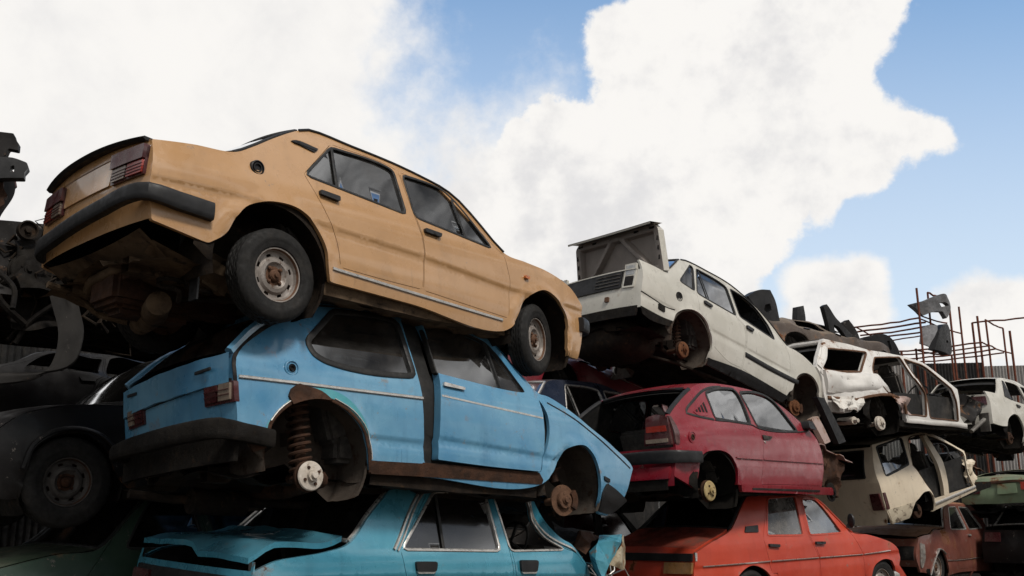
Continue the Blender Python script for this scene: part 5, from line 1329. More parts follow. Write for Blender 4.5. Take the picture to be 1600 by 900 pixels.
ex = MB().tube([(-1.95, -.35, -.08), (-1.65, -.42, -.1), (-1.55, -.46, .02), (-1.42, -.46, .05), (-1.3, -.42, -.1), (0, -.3, -.16)], .03, 8); c.obj('exhaust', ex, UNDER)
ax = MB().tube([(-1.21, -.62, -.08), (-1.0, -.5, -.1), (-.95, 0, -.1), (-1.0, .5, -.1), (-1.21, .62, -.08)], .05, 8); c.obj('rear_axle', ax, UNDER)
sbm = MB().tube([(-1.9, -.1, -.2), (-1.1, -.52, -.24), (-.3, -.66, -.26)], .02, 6); c.obj('brake_line', sbm, UNDER)
c.interior(INT, SEATC, -1.2, .80, .58)
RUSTO = grime('orange_rust', (.10, .04, .018), (.15, .065, .03), (.07, .03, .015), 51, .9, 9, .5, .5)
c.drum(-1.21, -.70, -.12, RUSTO, DRUST, r=.10); c.drum(-1.21, .70, -.12, RUSTO, DRUST, r=.10)
c.brake_disc(1.33, -.62, -.12, RUSTO, DRUST, -10, .11); c.brake_disc(1.33, .62, -.12, RUSTO, DRUST, 0, .11)
c.spring((-1.20, -.58, -.05), (-1.24, -.56, .25), DRUST, .045, 7, .008); c.spring((1.33, -.52, -.05), (1.32, -.5, .28), DRUST, .05, 5)

# ---------------------------------------------------------------- crimson hatchback
c = Car('crimson_hatchback', 'crimson hatchback missing its tailgate and front wings, resting on the orange-red saloon', 'crimson',
        arches=[(-1.29, -.04, .37, .05, .012)], creases=[([(-.93, .262), (.92, .22)], .006, .08)], step=.06, bow=.06)
c.shell(P_CRIM, ['door', 'rear_win'], roof=(-1.40, .17), rearz=(-.02, .36))
ds = c.panel('door', 'door', P_CRIM, ['door_win'], gap=.004)
g = c.pane('window', 'door_win', GLASS, ds); c.seal('window_seal', 'door_win', RUBBER, .03, .006, g)
g = c.pane('rear_side_window', 'rear_win', GLASS); c.seal('window_seal', 'rear_win', RUBBER, .03, .006, g)
c.trim('window_band', [(-1.20, .66), (-1.45, .685), (-1.615, .715), (-1.60, .745), (-1.44, .85), (-1.2, .975), (-1.0, 1.03), (-.8, 1.052)], RUBBER, .026, .006)
tri = c.plate('pillar_vent', [(-1.50, .735), (-1.26, .865), (-1.27, .70), (-1.45, .70)], P_CRIM, .006)
for k in range(4): c.plate('vent_slot', [(-1.46+.055*k, .735), (-1.43+.055*k, .735), (-1.43+.055*k, .765+.028*k), (-1.46+.055*k, .75+.028*k)], HOLE, .010, tri, 0)
c.trim('belt_line', [(-1.18, .655), (-.47, .625), (-.40, .60), (.46, .58), (.70, .60)], RUBBER, .016, .008)
c.trim('moulding', [(-.94, .262), (-.42, .25)], P_CRIM, .014, .010); c.trim('moulding', [(-.40, .25), (.90, .22)], P_CRIM, .014, .010, ds)
c.plate('door_handle', 'handle', HOLE, .014, ds, .01)
c.disc('door_lock', (-.33, .44), .013, CHROME, .008)
c.disc('fuel_filler', c.S['fuel'][0], .062, P_CRIM, .008); c.disc('fuel_filler_hole', c.S['fuel'][0], .032, DRUST, .012)
c.plate('side_skirt', 'skirt', P_CRIM, .03, None, .02); c.trim('skirt_groove', [(-.70, -.065), (.75, -.10)], HOLE, .03, .034)
bp = c.bumper('rear_bumper', [(-1.60, -.835, .20, .315), (-1.85, -.82, .20, .32), (-1.95, -.73, .20, .33), (-2.01, -.45, .205, .335), (-2.02, 0, .205, .335)], BLACKP, .03)
q = c.endplate('bumper_badge', [(-.16, .23), (.06, .23), (.06, .30), (-.16, .30)], BLACKP, .065)
c.obj('badge_ring', MB().tube([(-2.10, -.05+.05*math.cos(a), .265+.026*math.sin(a)) for a in np.linspace(0, 2*math.pi, 21)], .005, 5), CHROME, q)
for sg in (-1, 1):
    tl = c.endplate('tail_light', [(sg*.42, .39), (sg*.735, .385), (sg*.70, .66), (sg*.56, .70), (sg*.46, .67)], LENS_M, .03)
    c.endplate('lens', [(sg*.45, .41), (sg*.70, .41), (sg*.70, .45), (sg*.45, .45)], LENS_C, .04, tl); c.endplate('lens', [(sg*.46, .52), (sg*.69, .52), (sg*.68, .58), (sg*.46, .58)], LENS_R, .036, tl)
    lt = c.plate('corner_lens', [(-1.905, .39), (-1.85, .39), (-1.835, .52), (-1.87, .67), (-1.905, .68)], LENS_M, .012, None, .01, (sg,))
c.endplate('valance', [(-.70, .05), (.70, .05), (.72, .17), (-.72, .17)], P_CRIM, .03); c.endplate('lower_lip', [(-.66, -.06), (.66, -.06), (.68, .045), (-.68, .045)], UNDERB, .015)
# hatch aperture: pillars' inner faces and sill
hb = MB()
for sg in (-1, 1):
    pts = [(x, sg*(c.y(x, c.ztop(x))-.02), c.ztop(x)-.01) for x in np.linspace(-1.88, -1.40, 9)]; hb.tube(pts, .028, 8)
hb.tube([(-1.40, y, c.ztop(-1.4)+.03*(1-(y/.55)**2)) for y in np.linspace(-.55, .55, 9)], .025, 8)
c.obj('hatch_frame', hb, BLACKP)
c.screen('windscreen', .60, .19, GLASSDD, RUBBER, (.02, .03), (.12, .06))
c.plate('mirror', [(.60, .62), (.74, .60), (.75, .70), (.64, .72)], BLACKP, .10, None, .03, (-1,))
PINK = paint('bleached_wing_paint', (.34, .22, .20), (.42, .32, .29), 61, rust=.9, dust=.4, rough=.7, coat=0)
crumple(c, 'inner_wing', [(.88, -.76, .50), (1.72, -.80, .26), (1.66, -.45, .34), (.88, -.45, .55)], PINK, 12, 7, .05, 4, 21, ang=16)
crumple(c, 'inner_wing', [(.92, -.70, .46), (1.66, -.74, .22), (1.46, -.68, -.10), (.98, -.66, .0)], DRUST, 16, 12, .06, 4, 23)
crumple(c, 'crumpled_bonnet', [(.80, -.2, .62), (1.7, -.2, .30), (1.7, .7, .36), (.80, .7, .62)], P_DRED, 14, 12, .10, 3, 25)
eb = MB().box((1.3, .05, .18), (.55, .8, .42)); eb.box((1.62, -.2, .12), (.1, .8, .3)); eb.tube([(1.1, -.45, .4), (1.3, -.3, .45), (1.5, -.1, .4)], .04, 8); c.obj('engine', eb, UNDERB, bevel=.02)
c.spring((1.0, -.70, -.02), (.97, -.66, .36), BLACKP, .045, 8, .012)
c.drum(-1.33, -.735, -.075, grime('yellowed_drum', (.30, .22, .10), (.40, .31, .16), (.10, .06, .03), 62, .7, 12, .3, .4), DRUST, r=.105); c.drum(-1.33, .70, -.075, DRUST, DRUST, r=.105)
c.brake_disc(1.28, -.70, -.11, UNDERB, DRUST, 0, .115); c.brake_disc(1.28, .70, -.11, UNDERB, DRUST, 0, .115)
c.underbody(UNDERB, [(-1.29, -.04, .375)], -1.86, 1.0, -.10, seed=12)
c.interior(INT, SEATC, -1.75, .80, .40)

# ---------------------------------------------------------------- orange-red saloon on the ground
c = Car('orange_red_saloon', 'orange-red saloon car with a dusty boot lid and round door mirror, under the crimson hatchback', 'orange',
        arches=[(-1.22, -.08, .38, .05, .012), (1.27, -.10, .35, .05, .012)], creases=[([(-2.06, .325), (-.9, .335), (1.6, .355)], .010, .12)], step=.06, bow=.05)
c.shell(P_ORANGE, ['rear_door', 'front_door'], roof=(-.94, .24), rearz=(.05, .44), frontz=(.0, .30))
c.drip(-.95, .69, P_ORANGE, .010)
ds = side_doors(c, P_ORANGE, GLASSP, P_ORANGE, [('rear_door', 'rear_win', None, 'hand_r')], sealw=.02)+side_doors(c, P_ORANGE, GLASS, P_ORANGE, [('front_door', 'front_win', None, 'hand_f')], sealw=.02)
c.trim('chrome_strip', [(-1.97, .32), (-.93, .331)], CHROME, .014, .010); c.trim('chrome_strip', [(-.90, .331), (-.06, .333)], CHROME, .014, .010, ds[0]); c.trim('chrome_strip', [(-.03, .333), (.81, .335)], CHROME, .014, .010, ds[1]); c.trim('chrome_strip', [(.84, .335), (1.40, .362)], CHROME, .014, .010)
v = c.plate('air_vent', 'vent', BLACKP, .012)
c.screen('rear_window', -1.44, -.95, GLASSDD, RUBBER, (.03, .03), (-.10, -.04))
c.screen('windscreen', .69, .26, GLASSD, RUBBER, (.02, .03), (.12, .06))
c.obj('boot_lid', c.patch_mb(-2.07, -1.46, 10, 15, (.03, .03), (-.06, -.10), t0=-.94, t1=.94, thick=.03, lift=.012), P_ORANGE)
c.obj('bonnet', c.patch_mb(.71, 1.60, 12, 13, (.04, .03), (.10, .05), t0=-.96, t1=.96, lift=.004), P_ORANGE)
c.endplate('tail_band', [(-.73, .375), (.73, .375), (.73, .455), (-.73, .455)], BLACKP, .02)
c.plate('boot_edge_trim', [(-2.068, .38), (-2.045, .38), (-2.035, .46), (-2.063, .465)], CHROME, .008, None, 0)
for sg in (-1, 1):
    tl = c.endplate('tail_light', [(sg*.38, .25), (sg*.74, .25), (sg*.74, .365), (sg*.38, .365)], plain('ochre_lens', (.20, .10, .035), .35, 0, 71, .3, .4, .05, 10, .3), .03)
mb = MB().lathe([(0, -.02), (.045, -.02), (.062, .0), (.060, .015), (.03, .035), (0, .04)], (0, 0, 0), n=18); mb.tube([(0, 0, 0), (.03, .06, -.06)], .012, 6)
m = c.obj('door_mirror', mb, BLACKP, raw=True); m.location = (.66, -.80, .64); m.rotation_euler = (0, 0, rad(70)); m.scale = (1, 1, 1.35)
c.bumper('front_bumper', [(1.45, -.76, .02, .11), (1.60, -.75, .02, .11), (1.74, -.6, .02, .11), (1.78, 0, .02, .11)], CHROME, .04)
c.bumper('rear_bumper', [(-1.75, -.82, .02, .12), (-2.15, -.78, .02, .12), (-2.24, -.5, .02, .12), (-2.25, 0, .02, .12)], CHROME, .04)
for sg in (-1, 1): c.endplate('headlight', circ((sg*.53, .2), .09), LAMPG, .02, None, False)
c.underbody(UNDERB, [(-1.22, -.08, .385), (1.27, -.10, .355)], -2.0, 1.5, -.12, seed=14)
c.interior(INT, SEATC, -1.1, .68, .58)
for x in (-1.22, 1.235):
    for y in (-.70, .70): c.wheel(x, y, -.02, SILVER, RUST, TYRE, 0, R_=.28)

# ---------------------------------------------------------------- cream hatchback
c = Car('cream_hatchback', 'stripped cream hatchback with open doorways, tail tilted down, above the maroon saloon', 'beige',
        arches=[(-.93, -.03, .22, .06, .014)], step=.08, bow=.06)
c.shell(P_CREAM, ['opening', 'quart_win'], roof=(-1.68, -.16), rearz=(-.14, .50))
c.panel('door_pillar', 'pillar', P_CREAM, thick=.06)
g = c.pane('quarter_window', 'quart_win', GLASS); c.seal('window_seal', 'quart_win', RUBBER, .03, .005, g)
hb = MB(); zt = np.linspace(.50, 1.02, 8)
hb.grid([[(c.xend(z, True)-.06*(1-abs(t)**2.5), t*c.y(c.xend(z, True), z), z) for t in np.linspace(-1, 1, 11)] for z in zt]); tg = c.obj('tailgate', hb, P_CREAM)
c.endplate('rear_window', [(-.54, .59), (.54, .59), (.46, .98), (-.46, .98)], GLASSDD, .012, tg, fil=.06)
c.obj('window_seal', MB().tube([(c.rx(a, b)-.016, a, b) for a, b in smooth_loop([(-.54, .59), (.54, .59), (.46, .98), (-.46, .98), (-.54, .59)], .05, 40, 0, False)], .014, 6), RUBBER, tg)
for sg in (-1, 1): c.endplate('tail_light', [(sg*.56, .09), (sg*.73, .09), (sg*.71, .345), (sg*.565, .345)], LENS_M, .03); c.plate('corner_lens', [(-1.935, .09), (-1.87, .09), (-1.90, .345), (-1.955, .35)], LENS_M, .012, None, .01, (sg,))
c.plate('flaking_corner', 'flake', grime('flaking_cream', (.42, .36, .27), (.52, .46, .35), (.07, .045, .03), 81, .8, 3.5, .5, .8), .006, None, .01)
c.trim('sill_rail', [(-.66, -.075), (.62, -.045)], CHROME, .05, .012)
c.trim('doorway_edge', [(-.66, .0), (-.68, .08), (-.84, .30), (-1.01, .60), (-.74, .985), (-.25, .98)], DRUST, .012, .004, None, (-1,))
c.drum(-.98, -.66, -.12, DRUST, DRUST); c.underbody(UNDERB, [(-.93, -.03, .23)], -1.85, 1.3, -.12, seed=16); c.interior(INT, SEATC, -1.5, .7, .5)
crumple(c, 'crushed_front', [(.45, -.70, .35), (1.2, -.70, .20), (1.2, .6, .30), (.5, .6, .45)], RUST, 12, 12, .12, 3, 27); crumple(c, 'crushed_front', [(.5, -.72, .45), (.85, -.72, .40), (.8, -.70, .0), (.5, -.72, .05)], P_CREAM, 10, 8, .08, 5, 28)
eb = MB().box((.95, 0, .10), (.5, .9, .4)); c.obj('engine', eb, UNDERB, bevel=.02)

# ---------------------------------------------------------------- white stripped estate
def wr_def(p):
    if p.z < .62: p = p+Vector((0, .022*nz(*p, 2.2, 31), .02*nz(*p, 3, 32)))
    else: p = p+Vector((.012*nz(*p, 2, 33), .015*nz(*p, 2, 34), .012*nz(*p, 3, 35)))
    return p
c = Car('white_estate_wreck', 'white estate car stripped of doors and glass, torn side, above the cream hatchback', 'wreck', step=.06, bow=.0, deform=wr_def)
c.shell(P_WRECK, ['rear_open', 'mid_open', 'front_open'], roof=(-2.0, .22), thick=.06)
cq = []
for i in range(27):
    u = i/26; row = []
    for j in range(13):
        v = j/12; x = -2.42+1.22*u+.22*u*v*u; z = .60+.02*u-(.30-.05*u)*v-.03*math.sin(3.1*u)*v
        b_ = .03+.075*math.sin(math.pi*min(1, v*1.05))**.8*math.sin(math.pi*(.12+.8*u))-.05*math.exp(-((u-.45)/.16)**2-((v-.35)/.25)**2)+.018*nz(x, z, 0, 5, 2)+.012*abs(nz(x, z, 1, 9, 3))
        row.append((x, -c.y(max(x, -2.0), min(z, .5))-b_+.05, z))
    cq.append(row)
mb = MB().grid(cq); mb.grid([cq[0], [(a, b+.05, z-.01) for a, b, z in cq[0]]]); mb.grid([[r[-1] for r in cq], [(r[-1][0], r[-1][1]+.06, r[-1][2]-.015) for r in cq]]); mb.grid([[r[0] for r in cq], [(r[0][0], r[0][1]+.08, r[0][2]+.01) for r in cq]])
c.obj('crumpled_quarter', mb, P_WRECK, None, 50)
crumple(c, 'torn_lower_panel', [(-2.42, -.80, .24), (-1.75, -.83, .24), (-1.80, -.80, .03), (-2.34, -.80, .03)], grime('rusting_white', (.52, .49, .45), (.62, .60, .56), (.22, .12, .07), 82, .6, 5, .4, .6), 13, 6, .10, 5, 43, ang=10)
crumple(c, 'torn_arch', [(-1.05, -.84, .33), (-.62, -.84, .28), (-.62, -.80, .02), (-.80, -.82, .10)], PINK, 9, 6, .07, 5, 45, ang=12)
c.trim('torn_edge', [(-2.40, .235), (-1.8, .215), (-1.5, .27), (-1.2, .30), (-.95, .30), (-.70, .20), (-.65, .05)], RUST, .045, .02, None, (-1,))
for k_ in ('rear_open', 'mid_open', 'front_open'): c.seal('torn_edge', k_, RUST, .022, .006)
c.trim('sill_rail', [(-.66, -.045), (1.0, -.06)], P_WRECK, .06, .014)
ta = MB()
ta.tube([(-2.05, .52, 1.08), (-2.42, .66, .60)], .04, 8); ta.tube([(-2.05, -.52, 1.08), (-2.05, 0, 1.12), (-2.05, .52, 1.08)], .035, 8); ta.tube([(-2.42, -.70, .58), (-2.42, .66, .58)], .04, 8)
c.obj('tailgate_frame', ta, P_WRECK)
c.trim('pillar_trim', [(-2.42, .66), (-2.2, .85), (-2.06, 1.06)], P_WRECK, .09, .02)
c.underbody(UNDERB, [(-1.2, -.02, .38)], -2.4, 1.5, -.10, seed=18)
c.interior(INT, SEATC, -1.1, .85, .40)
c.drum(-1.24, -.74, -.10, DRUMW, DRUMW, r=.10); c.spring((-1.5, -.66, -.1), (-1.62, -.64, .24), UNDERB, .07, 6, .014)
q = MB().tube([(-1.95, -.78, -.09), (-1.9, -.5, -.08)], .055, 12); q.tube([(-1.95, -.84, -.10), (-1.95, -.70, -.09)], .028, 10); c.obj('bump_stop', q, DRUMW)
crumple(c, 'crushed_front', [(.86, -.72, .52), (1.55, -.72, .34), (1.5, .5, .40), (.85, .5, .56)], P_GREYW, 16, 12, .12, 2.6, 47)
crumple(c, 'crushed_front', [(.88, -.76, .48), (1.62, -.74, .30), (1.45, -.72, -.05), (.95, -.76, -.02)], P_GREYW, 16, 12, .12, 3.2, 49)
q = MB().tube([(1.1, -.78, -.16), (1.5, -.82, .04)], .035, 8); q.box((1.55, -.8, .0), (.02, .16, .30)); c.obj('hanging_bracket', q, ALLOY)

# ---------------------------------------------------------------- maroon-brown saloon
def br_def(p):
    if p.x < -1.5: p = p+Vector((0, .05*nz(*p, 2.4, 51)*min(1, (-1.5-p.x)/.3), .03*nz(*p, 3, 52)))
    return p
c = Car('maroon_brown_saloon', 'rusty maroon-brown saloon car with a dented tail, on the ground under the cream hatchback', 'brown',
        arches=[(-1.58, -.10, .36, .05, .02), (1.10, -.08, .33, .05, .02)], creases=[([(-1.2, .10), (.8, .14)], .012, .12)], step=.07, deform=br_def, bow=.05)
c.shell(P_BROWN, ['rear_door', 'front_door'], roof=(-.62, .52), rearz=(.0, .44), frontz=(.08, .46))
ds = side_doors(c, P_BROWN, GLASSDD, CHROME, [('rear_door', 'rear_win', None, None), ('front_door', 'front_win', None, None)])
for d, x in ((ds[0], -.22), (ds[1], .62)): c.plate('door_handle', [(x, .53), (x+.13, .53), (x+.13, .50), (x, .50)], CHROME, .022, d)
c.screen('rear_window', -1.10, -.64, GLASSDD, CHROME, (.03, .03), (-.06, -.03)); c.screen('windscreen', 1.04, .56, GLASSDD, RUBBER, (.02, .03), (.10, .05))
c.obj('boot_lid', c.patch_mb(-2.25, -1.12, 12, 15, (.03, .03), (-.05, -.06), t0=-.95, t1=.95, lift=.01), RUSTLID); c.obj('bonnet', c.patch_mb(1.06, 2.03, 10, 13, (.03, .02), (.08, .05), t0=-.97, t1=.97), P_BROWN)
c.trim('arch_trim', 'lip', CHROME, .02, .026, None, (-1,)); c.trim('body_strip', 'strip', CHROME, .014, .010)
c.endplate('tail_light', [(-.70, .1), (-.4, .1), (-.4, .32), (-.70, .32)], HOLE, .02); c.endplate('tail_light', [(.70, .1), (.4, .1), (.4, .32), (.70, .32)], HOLE, .02)
c.plate('torn_corner', [(-2.26, .38), (-2.14, .36), (-2.12, .12), (-2.2, -.02), (-2.26, .0)], grime('bare_corner', (.12, .11, .10), (.25, .23, .21), (.10, .05, .03), 83, .7, 8, .5, .7), .014, None, .02, (-1,))
c.underbody(UNDERB, [(-1.58, -.10, .37), (1.10, -.08, .34)], -2.15, 1.9, -.12, seed=20); c.interior(INT, SEATC, -.95, 1.0, .58)
for x in (-1.56, 1.12):
    for y in (-.68, .68): c.wheel(x, y, -.02, SILVER, RUST, TYRE, 0, R_=.29)
# ---------------------------------------------------------------- plainer cars further back
BP = {'tan': dict(boot=(-2.035, -1.53), rw=(-1.52, -1.0), roof=(-.985, .30), ws=(.78, .32), bon=(.80, 1.745), rz=(.165, .645), fz=(.05, .32), win=[('rear_door', 'rear_win', 'rear_div', 'hand_r'), ('front_door', 'front_win', 'front_div', 'hand_f')], ar=[(-1.27, .02, .41), (1.22, -.02, .37)]),
      'white': dict(boot=(-2.13, -1.71), rw=(-1.70, -1.30), roof=(-1.29, .27), ws=(.84, .29), bon=(.86, 1.70), rz=(.10, .66), fz=(.05, .30), win=[('rear_door', 'rear_win', 'rear_div', 'hand_r'), ('front_door', 'front_win', 'front_div', 'hand_f')], ar=[(-1.2, -.02, .38), (1.36, -.03, .36)]),
      'orange': dict(boot=(-2.07, -1.46), rw=(-1.44, -.95), roof=(-.94, .24), ws=(.69, .26), bon=(.71, 1.60), rz=(.05, .44), fz=(0, .30), win=[('rear_door', 'rear_win', None, 'hand_r'), ('front_door', 'front_win', None, 'hand_f')], ar=[(-1.22, -.08, .385), (1.27, -.10, .355)])}
def plain_car(name, label, base, pm, T, rot, gmat=GLASSDD, seal=RUBBER, wheels=(1, 1), deform=None, cat='car', seed=3, under=UNDERB, R_=.285, rim=None):
    b = BP[base]; c = Car(name, label, base, cat, T, rot, arches=[(a, z, r-.01, .05, .012) for a, z, r in b['ar']], step=.09, deform=deform)
    c.shell(pm, ['rear_door', 'front_door'], roof=b['roof'], rearz=b['rz'], frontz=b['fz'])
    side_doors(c, pm, gmat, seal, b['win'])
    if gmat: c.screen('rear_window', *b['rw'], gmat, seal, (.03, .03), (-.08, -.04)); c.screen('windscreen', *b['ws'], gmat, seal, (.02, .03), (.1, .05))
    c.obj('boot_lid', c.patch_mb(*b['boot'], 8, 13, (.03, .03), (-.06, -.08), t0=-.96, t1=.96, lift=.008), pm); c.obj('bonnet', c.patch_mb(*b['bon'], 10, 13, (.03, .02), (.1, .05), t0=-.97, t1=.97, lift=.004), pm)
    for sg in (-1, 1): c.endplate('tail_light', [(sg*.42, b['rz'][1]-.2), (sg*.70, b['rz'][1]-.2), (sg*.68, b['rz'][1]-.04), (sg*.42, b['rz'][1]-.04)], LENS_M, .025); c.endplate('headlight', circ((sg*.52, b['fz'][1]-.12), .08), LAMPG, .02, None, False)
    c.underbody(under, b['ar'], b['boot'][0]+.05, b['bon'][1]-.1, -.08, seed=seed)
    c.interior(INT, SEATC, -1.15, .72, .56)
    for (ax, az, ar), w in zip(b['ar'], wheels):
        for y in (-.69, .69):
            if w: c.wheel(ax+.02, y, -.0, rim or SILVER, DRUST if rim else RUST, TYRE, 0, R_=R_)
            else: c.drum(ax, y, -.08, DRUST, DRUST)
    return c
Y225 = rad(225)
bc = plain_car('black_saloon_car', 'black saloon car with a dirty steel wheel behind the light blue hatchback', 'tan', P_BLACK, (-2.78, 8.44, .28), (Y225, 0, 0), GLASSDD, R_=.315, rim=RIMD)
bc.trim('belt_strip', [(-1.0, .665), (.0, .635), (.75, .585)], CHROME, .016, .012)
bc.trim('arch_edge', [(.85, .10), (.93, .22), (1.05, .33), (1.22, .375), (1.40, .34), (1.52, .24), (1.57, .08)], P_BLACK, .03, .02)
plain_car('dark_green_saloon', 'dark green saloon car under the black saloon at the left edge', 'orange', P_GREEN, (-3.0, 8.3, -.78), (Y225, 0, 0))
def squash(lim, k, sd, amp=.06):
    def f(p):
        z = p.z if p.z < lim else lim+(p.z-lim)*k
        q = Vector((p.x, p.y, z)); return q+Vector((nz(*p, 2.2, sd), nz(*p, 2.2, sd+1), nz(*p, 2.2, sd+2)))*amp
    return f
wk = plain_car('near_black_wreck', 'near-black car wreck with torn engine bay, on top of the black saloon', 'orange', P_GREYW, (-3.55, 8.75, 1.75), (Y225, 0, rad(2)), None, wheels=(0, 0), deform=squash(.60, .22, 61, .07), under=UNDERB)
for k in range(7):
    random.seed(k+9); x = random.uniform(.0, 1.7); y = random.uniform(.55, .95); z = random.uniform(.05, .55)
    crumple(wk, 'torn_panel', [(x, y, z), (x+.45, y+.1, z-.05), (x+.4, y+.15, z-.45), (x-.05, y+.1, z-.4)], [UNDERB, P_GREYW, UNDERB][k % 3], 16, 14, .07, 2.6, 70+k, ang=55)
q = MB(); random.seed(5)
for k in range(34):
    p0 = Vector((random.uniform(-.2, 1.8), random.uniform(.6, 1.0), random.uniform(-.1, .6))); pts = [p0]
    for j in range(6): p0 = p0+Vector((random.uniform(-.1, .1), random.uniform(-.06, .06), random.uniform(-.12, .06))); pts.append(p0)
    wk.obj('torn_wire', MB().tube(pts, random.choice([.006, .009, .016]), 6), UNDER, raw=True)
q = MB()
for k in range(14):
    q.box((random.uniform(.1, 1.6), random.uniform(.5, .9), random.uniform(-.05, .5)), (random.uniform(.08, .3), random.uniform(.08, .25), random.uniform(.08, .26)), Euler((random.uniform(-1, 1), random.uniform(-1, 1), random.uniform(-1, 1))).to_matrix())
for k in range(7):
    cx_, cy_, cz_ = random.uniform(.1, 1.6), random.uniform(.75, .98), random.uniform(.0, .5); r_ = random.uniform(.05, .11)
    q.lathe([(0, .03), (r_*.3, .03), (r_*.35, .0), (r_*.8, .0), (r_*.85, .025), (r_, .025), (r_, -.03), (0, -.03)], (cx_, cy_, cz_), n=20, sg=1)
wk.obj('engine', q, UNDER, raw=True, bevel=0)
hs = MB()
for k in range(9):
    p0 = Vector((random.uniform(.0, 1.6), random.uniform(.7, 1.0), random.uniform(.0, .55))); pts = [p0]
    for j in range(4): p0 = p0+Vector((random.uniform(-.2, .2), random.uniform(-.1, .1), random.uniform(-.2, .12))); pts.append(p0)
    hs.tube(smooth_loop3(pts, 18), random.choice([.014, .02, .028]), 7)
wk.obj('hose', hs, UNDERB, raw=True)
for (px_, py_, r_) in ((.35, .93, .28), (1.15, .93, .25)): wk.drum(px_, py_, .1, UNDERB, UNDERB, r_*.5)
# loose grey wing sagging off the near-black wreck
def ribbon(name, label, cat, pts, wvec, mat, thick=.012, seed=1, group=None, amp=.03):
    P = [Vector(p) for p in pts]; S = smooth_loop3(P, 24); rows = []
    for i, p in enumerate(S):
        k = i/(len(S)-1); w = Vector(wvec(k)); rows.append([tuple(p+w*(j/7-.5)+Vector((nz(*p, 3, seed+j*.1), nz(*p, 3, seed+1), nz(*p, 3, seed+2)))*amp+Vector((0, 0, .12*w.length*(1-(2*j/7-1)**2)))) for j in range(8)])
    mb = MB().grid(rows); low = [[(a, b+thick, z-thick) for a, b, z in r] for r in rows]; mb.grid(low)
    rim = rows[0]+[r[-1] for r in rows[1:-1]]+rows[-1][::-1]+[r[0] for r in rows[1:-1]][::-1]
    mb.grid([rim, [(a, b+thick, z-thick) for a, b, z in rim]], closed=True)
    o = make(name, mb, mat); base = Vector(mb.v[0])
    return tag(o, label, cat, group)
ribbon('loose_wing', 'loose dusty grey wing panel sagging between the near-black wreck and the black saloon', 'car panel', [at(98, 455, 7.3), at(112, 520, 7.25), at(95, 568, 7.2), at(45, 588, 7.15), at(-60, 592, 7.1)], lambda k: (.22-.10*k, -.05+.1*k, .0+.10*k), P_WING, seed=91)
# scrap hanging in from the left
def slab(name, label, cat, px, Y, thick, mat, yaw=45, bulge=.05, seed=1, holes=(), parent=None, group=None, step=.06, fil=.01, curve=0.):
    """thick bent sheet standing at distance Y on a plane turned by yaw"""
    a = rad(yaw); e = Vector((math.cos(a), math.sin(a), 0)); nn = Vector((math.sin(a), -math.cos(a), 0))
    C0 = at(px[0][0], px[0][1], Y); O = Vector((0, 0, CAM_H)); pl = []
    def hit(p):
        d = at(p[0], p[1], 10)-O; t = (C0-O).dot(nn)/d.dot(nn); w = O+d*t-C0; return (w.dot(e), w.z)
    L = smooth_loop([hit(p) for p in px], .04, 45, fil); H = [smooth_loop([hit(p) for p in h], .03, 45, fil) for h in holes]
    V, F = tri_fill(L, H, step); c0 = L.mean(0); r = np.abs(L-c0).max()
    def P_(v, s): 
        u = (v[0]-c0[0])/r; b = bulge*(1-u*u)+curve*u+.25*bulge*nz(v[0], v[1], 0, 4, seed); return tuple(e*float(v[0])+Vector((0, 0, float(v[1])))+nn*(b-s))
    mb = MB(); mb.add([P_(v, 0) for v in V], [tuple(f) for f in F]); mb.add([P_(v, thick) for v in V], [tuple(f)[::-1] for f in F])
    vs = []; fs = []
    for i, j in boundary(F):
        o = len(vs); vs += [P_(V[i], 0), P_(V[j], 0), P_(V[j], thick), P_(V[i], thick)]; fs.append((o, o+1, o+2, o+3))
    mb.add(vs, fs); o = make(name, mb, mat, parent); o.location = C0; o['kind'] = 'thing'
    if name == 'car_door': o['group'] = 'loose car doors lying on the wrecks'
    return tag(o, label, cat, group)
cb = slab('crushed_bumper_beam', 'crushed black bumper beam jutting in above the left edge', 'scrap metal', [(-160, 258), (0, 246), (20, 247), (42, 254), (45, 262), (38, 270), (38, 278), (5, 279), (-160, 300)], 7.0, .10, BLACKP, 20, .03, 3, [[(17, 260), (23, 259), (22, 270), (15, 269)]])
slab('torn_bracket', 'torn dark steel bracket above the bumper beam at the left edge', 'scrap metal', [(-160, 204), (0, 208), (22, 209), (24, 217), (29, 224), (28, 235), (14, 233), (10, 243), (2, 248), (-160, 262)], 7.15, .08, P_GREYW, 15, .05, 5)
slab('rusty_shard', 'rusty jagged steel shard below the bumper beam at the left edge', 'scrap metal', [(-160, 300), (0, 278), (6, 283), (6, 296), (12, 306), (5, 312), (8, 318), (1, 324), (-160, 352)], 7.05, .08, DRUST, 25, .04, 7)
plain_car('black_wreck', 'flattened black car wreck behind the black saloon, against the dark fence', 'white', P_BLACK, (-5.0, 10.6, .9), (Y225, 0, 0), None, wheels=(0, 0), deform=squash(.6, .5, 63, .06))
plain_car('crushed_black_wreck', 'flattened black car wreck above the near-black wreck, scrap jutting from its end', 'orange', P_BLACK, (-6.15, 6.7, 2.45), (Y225, 0, rad(2)), None, wheels=(0, 0), deform=squash(.35, .3, 65, .07))
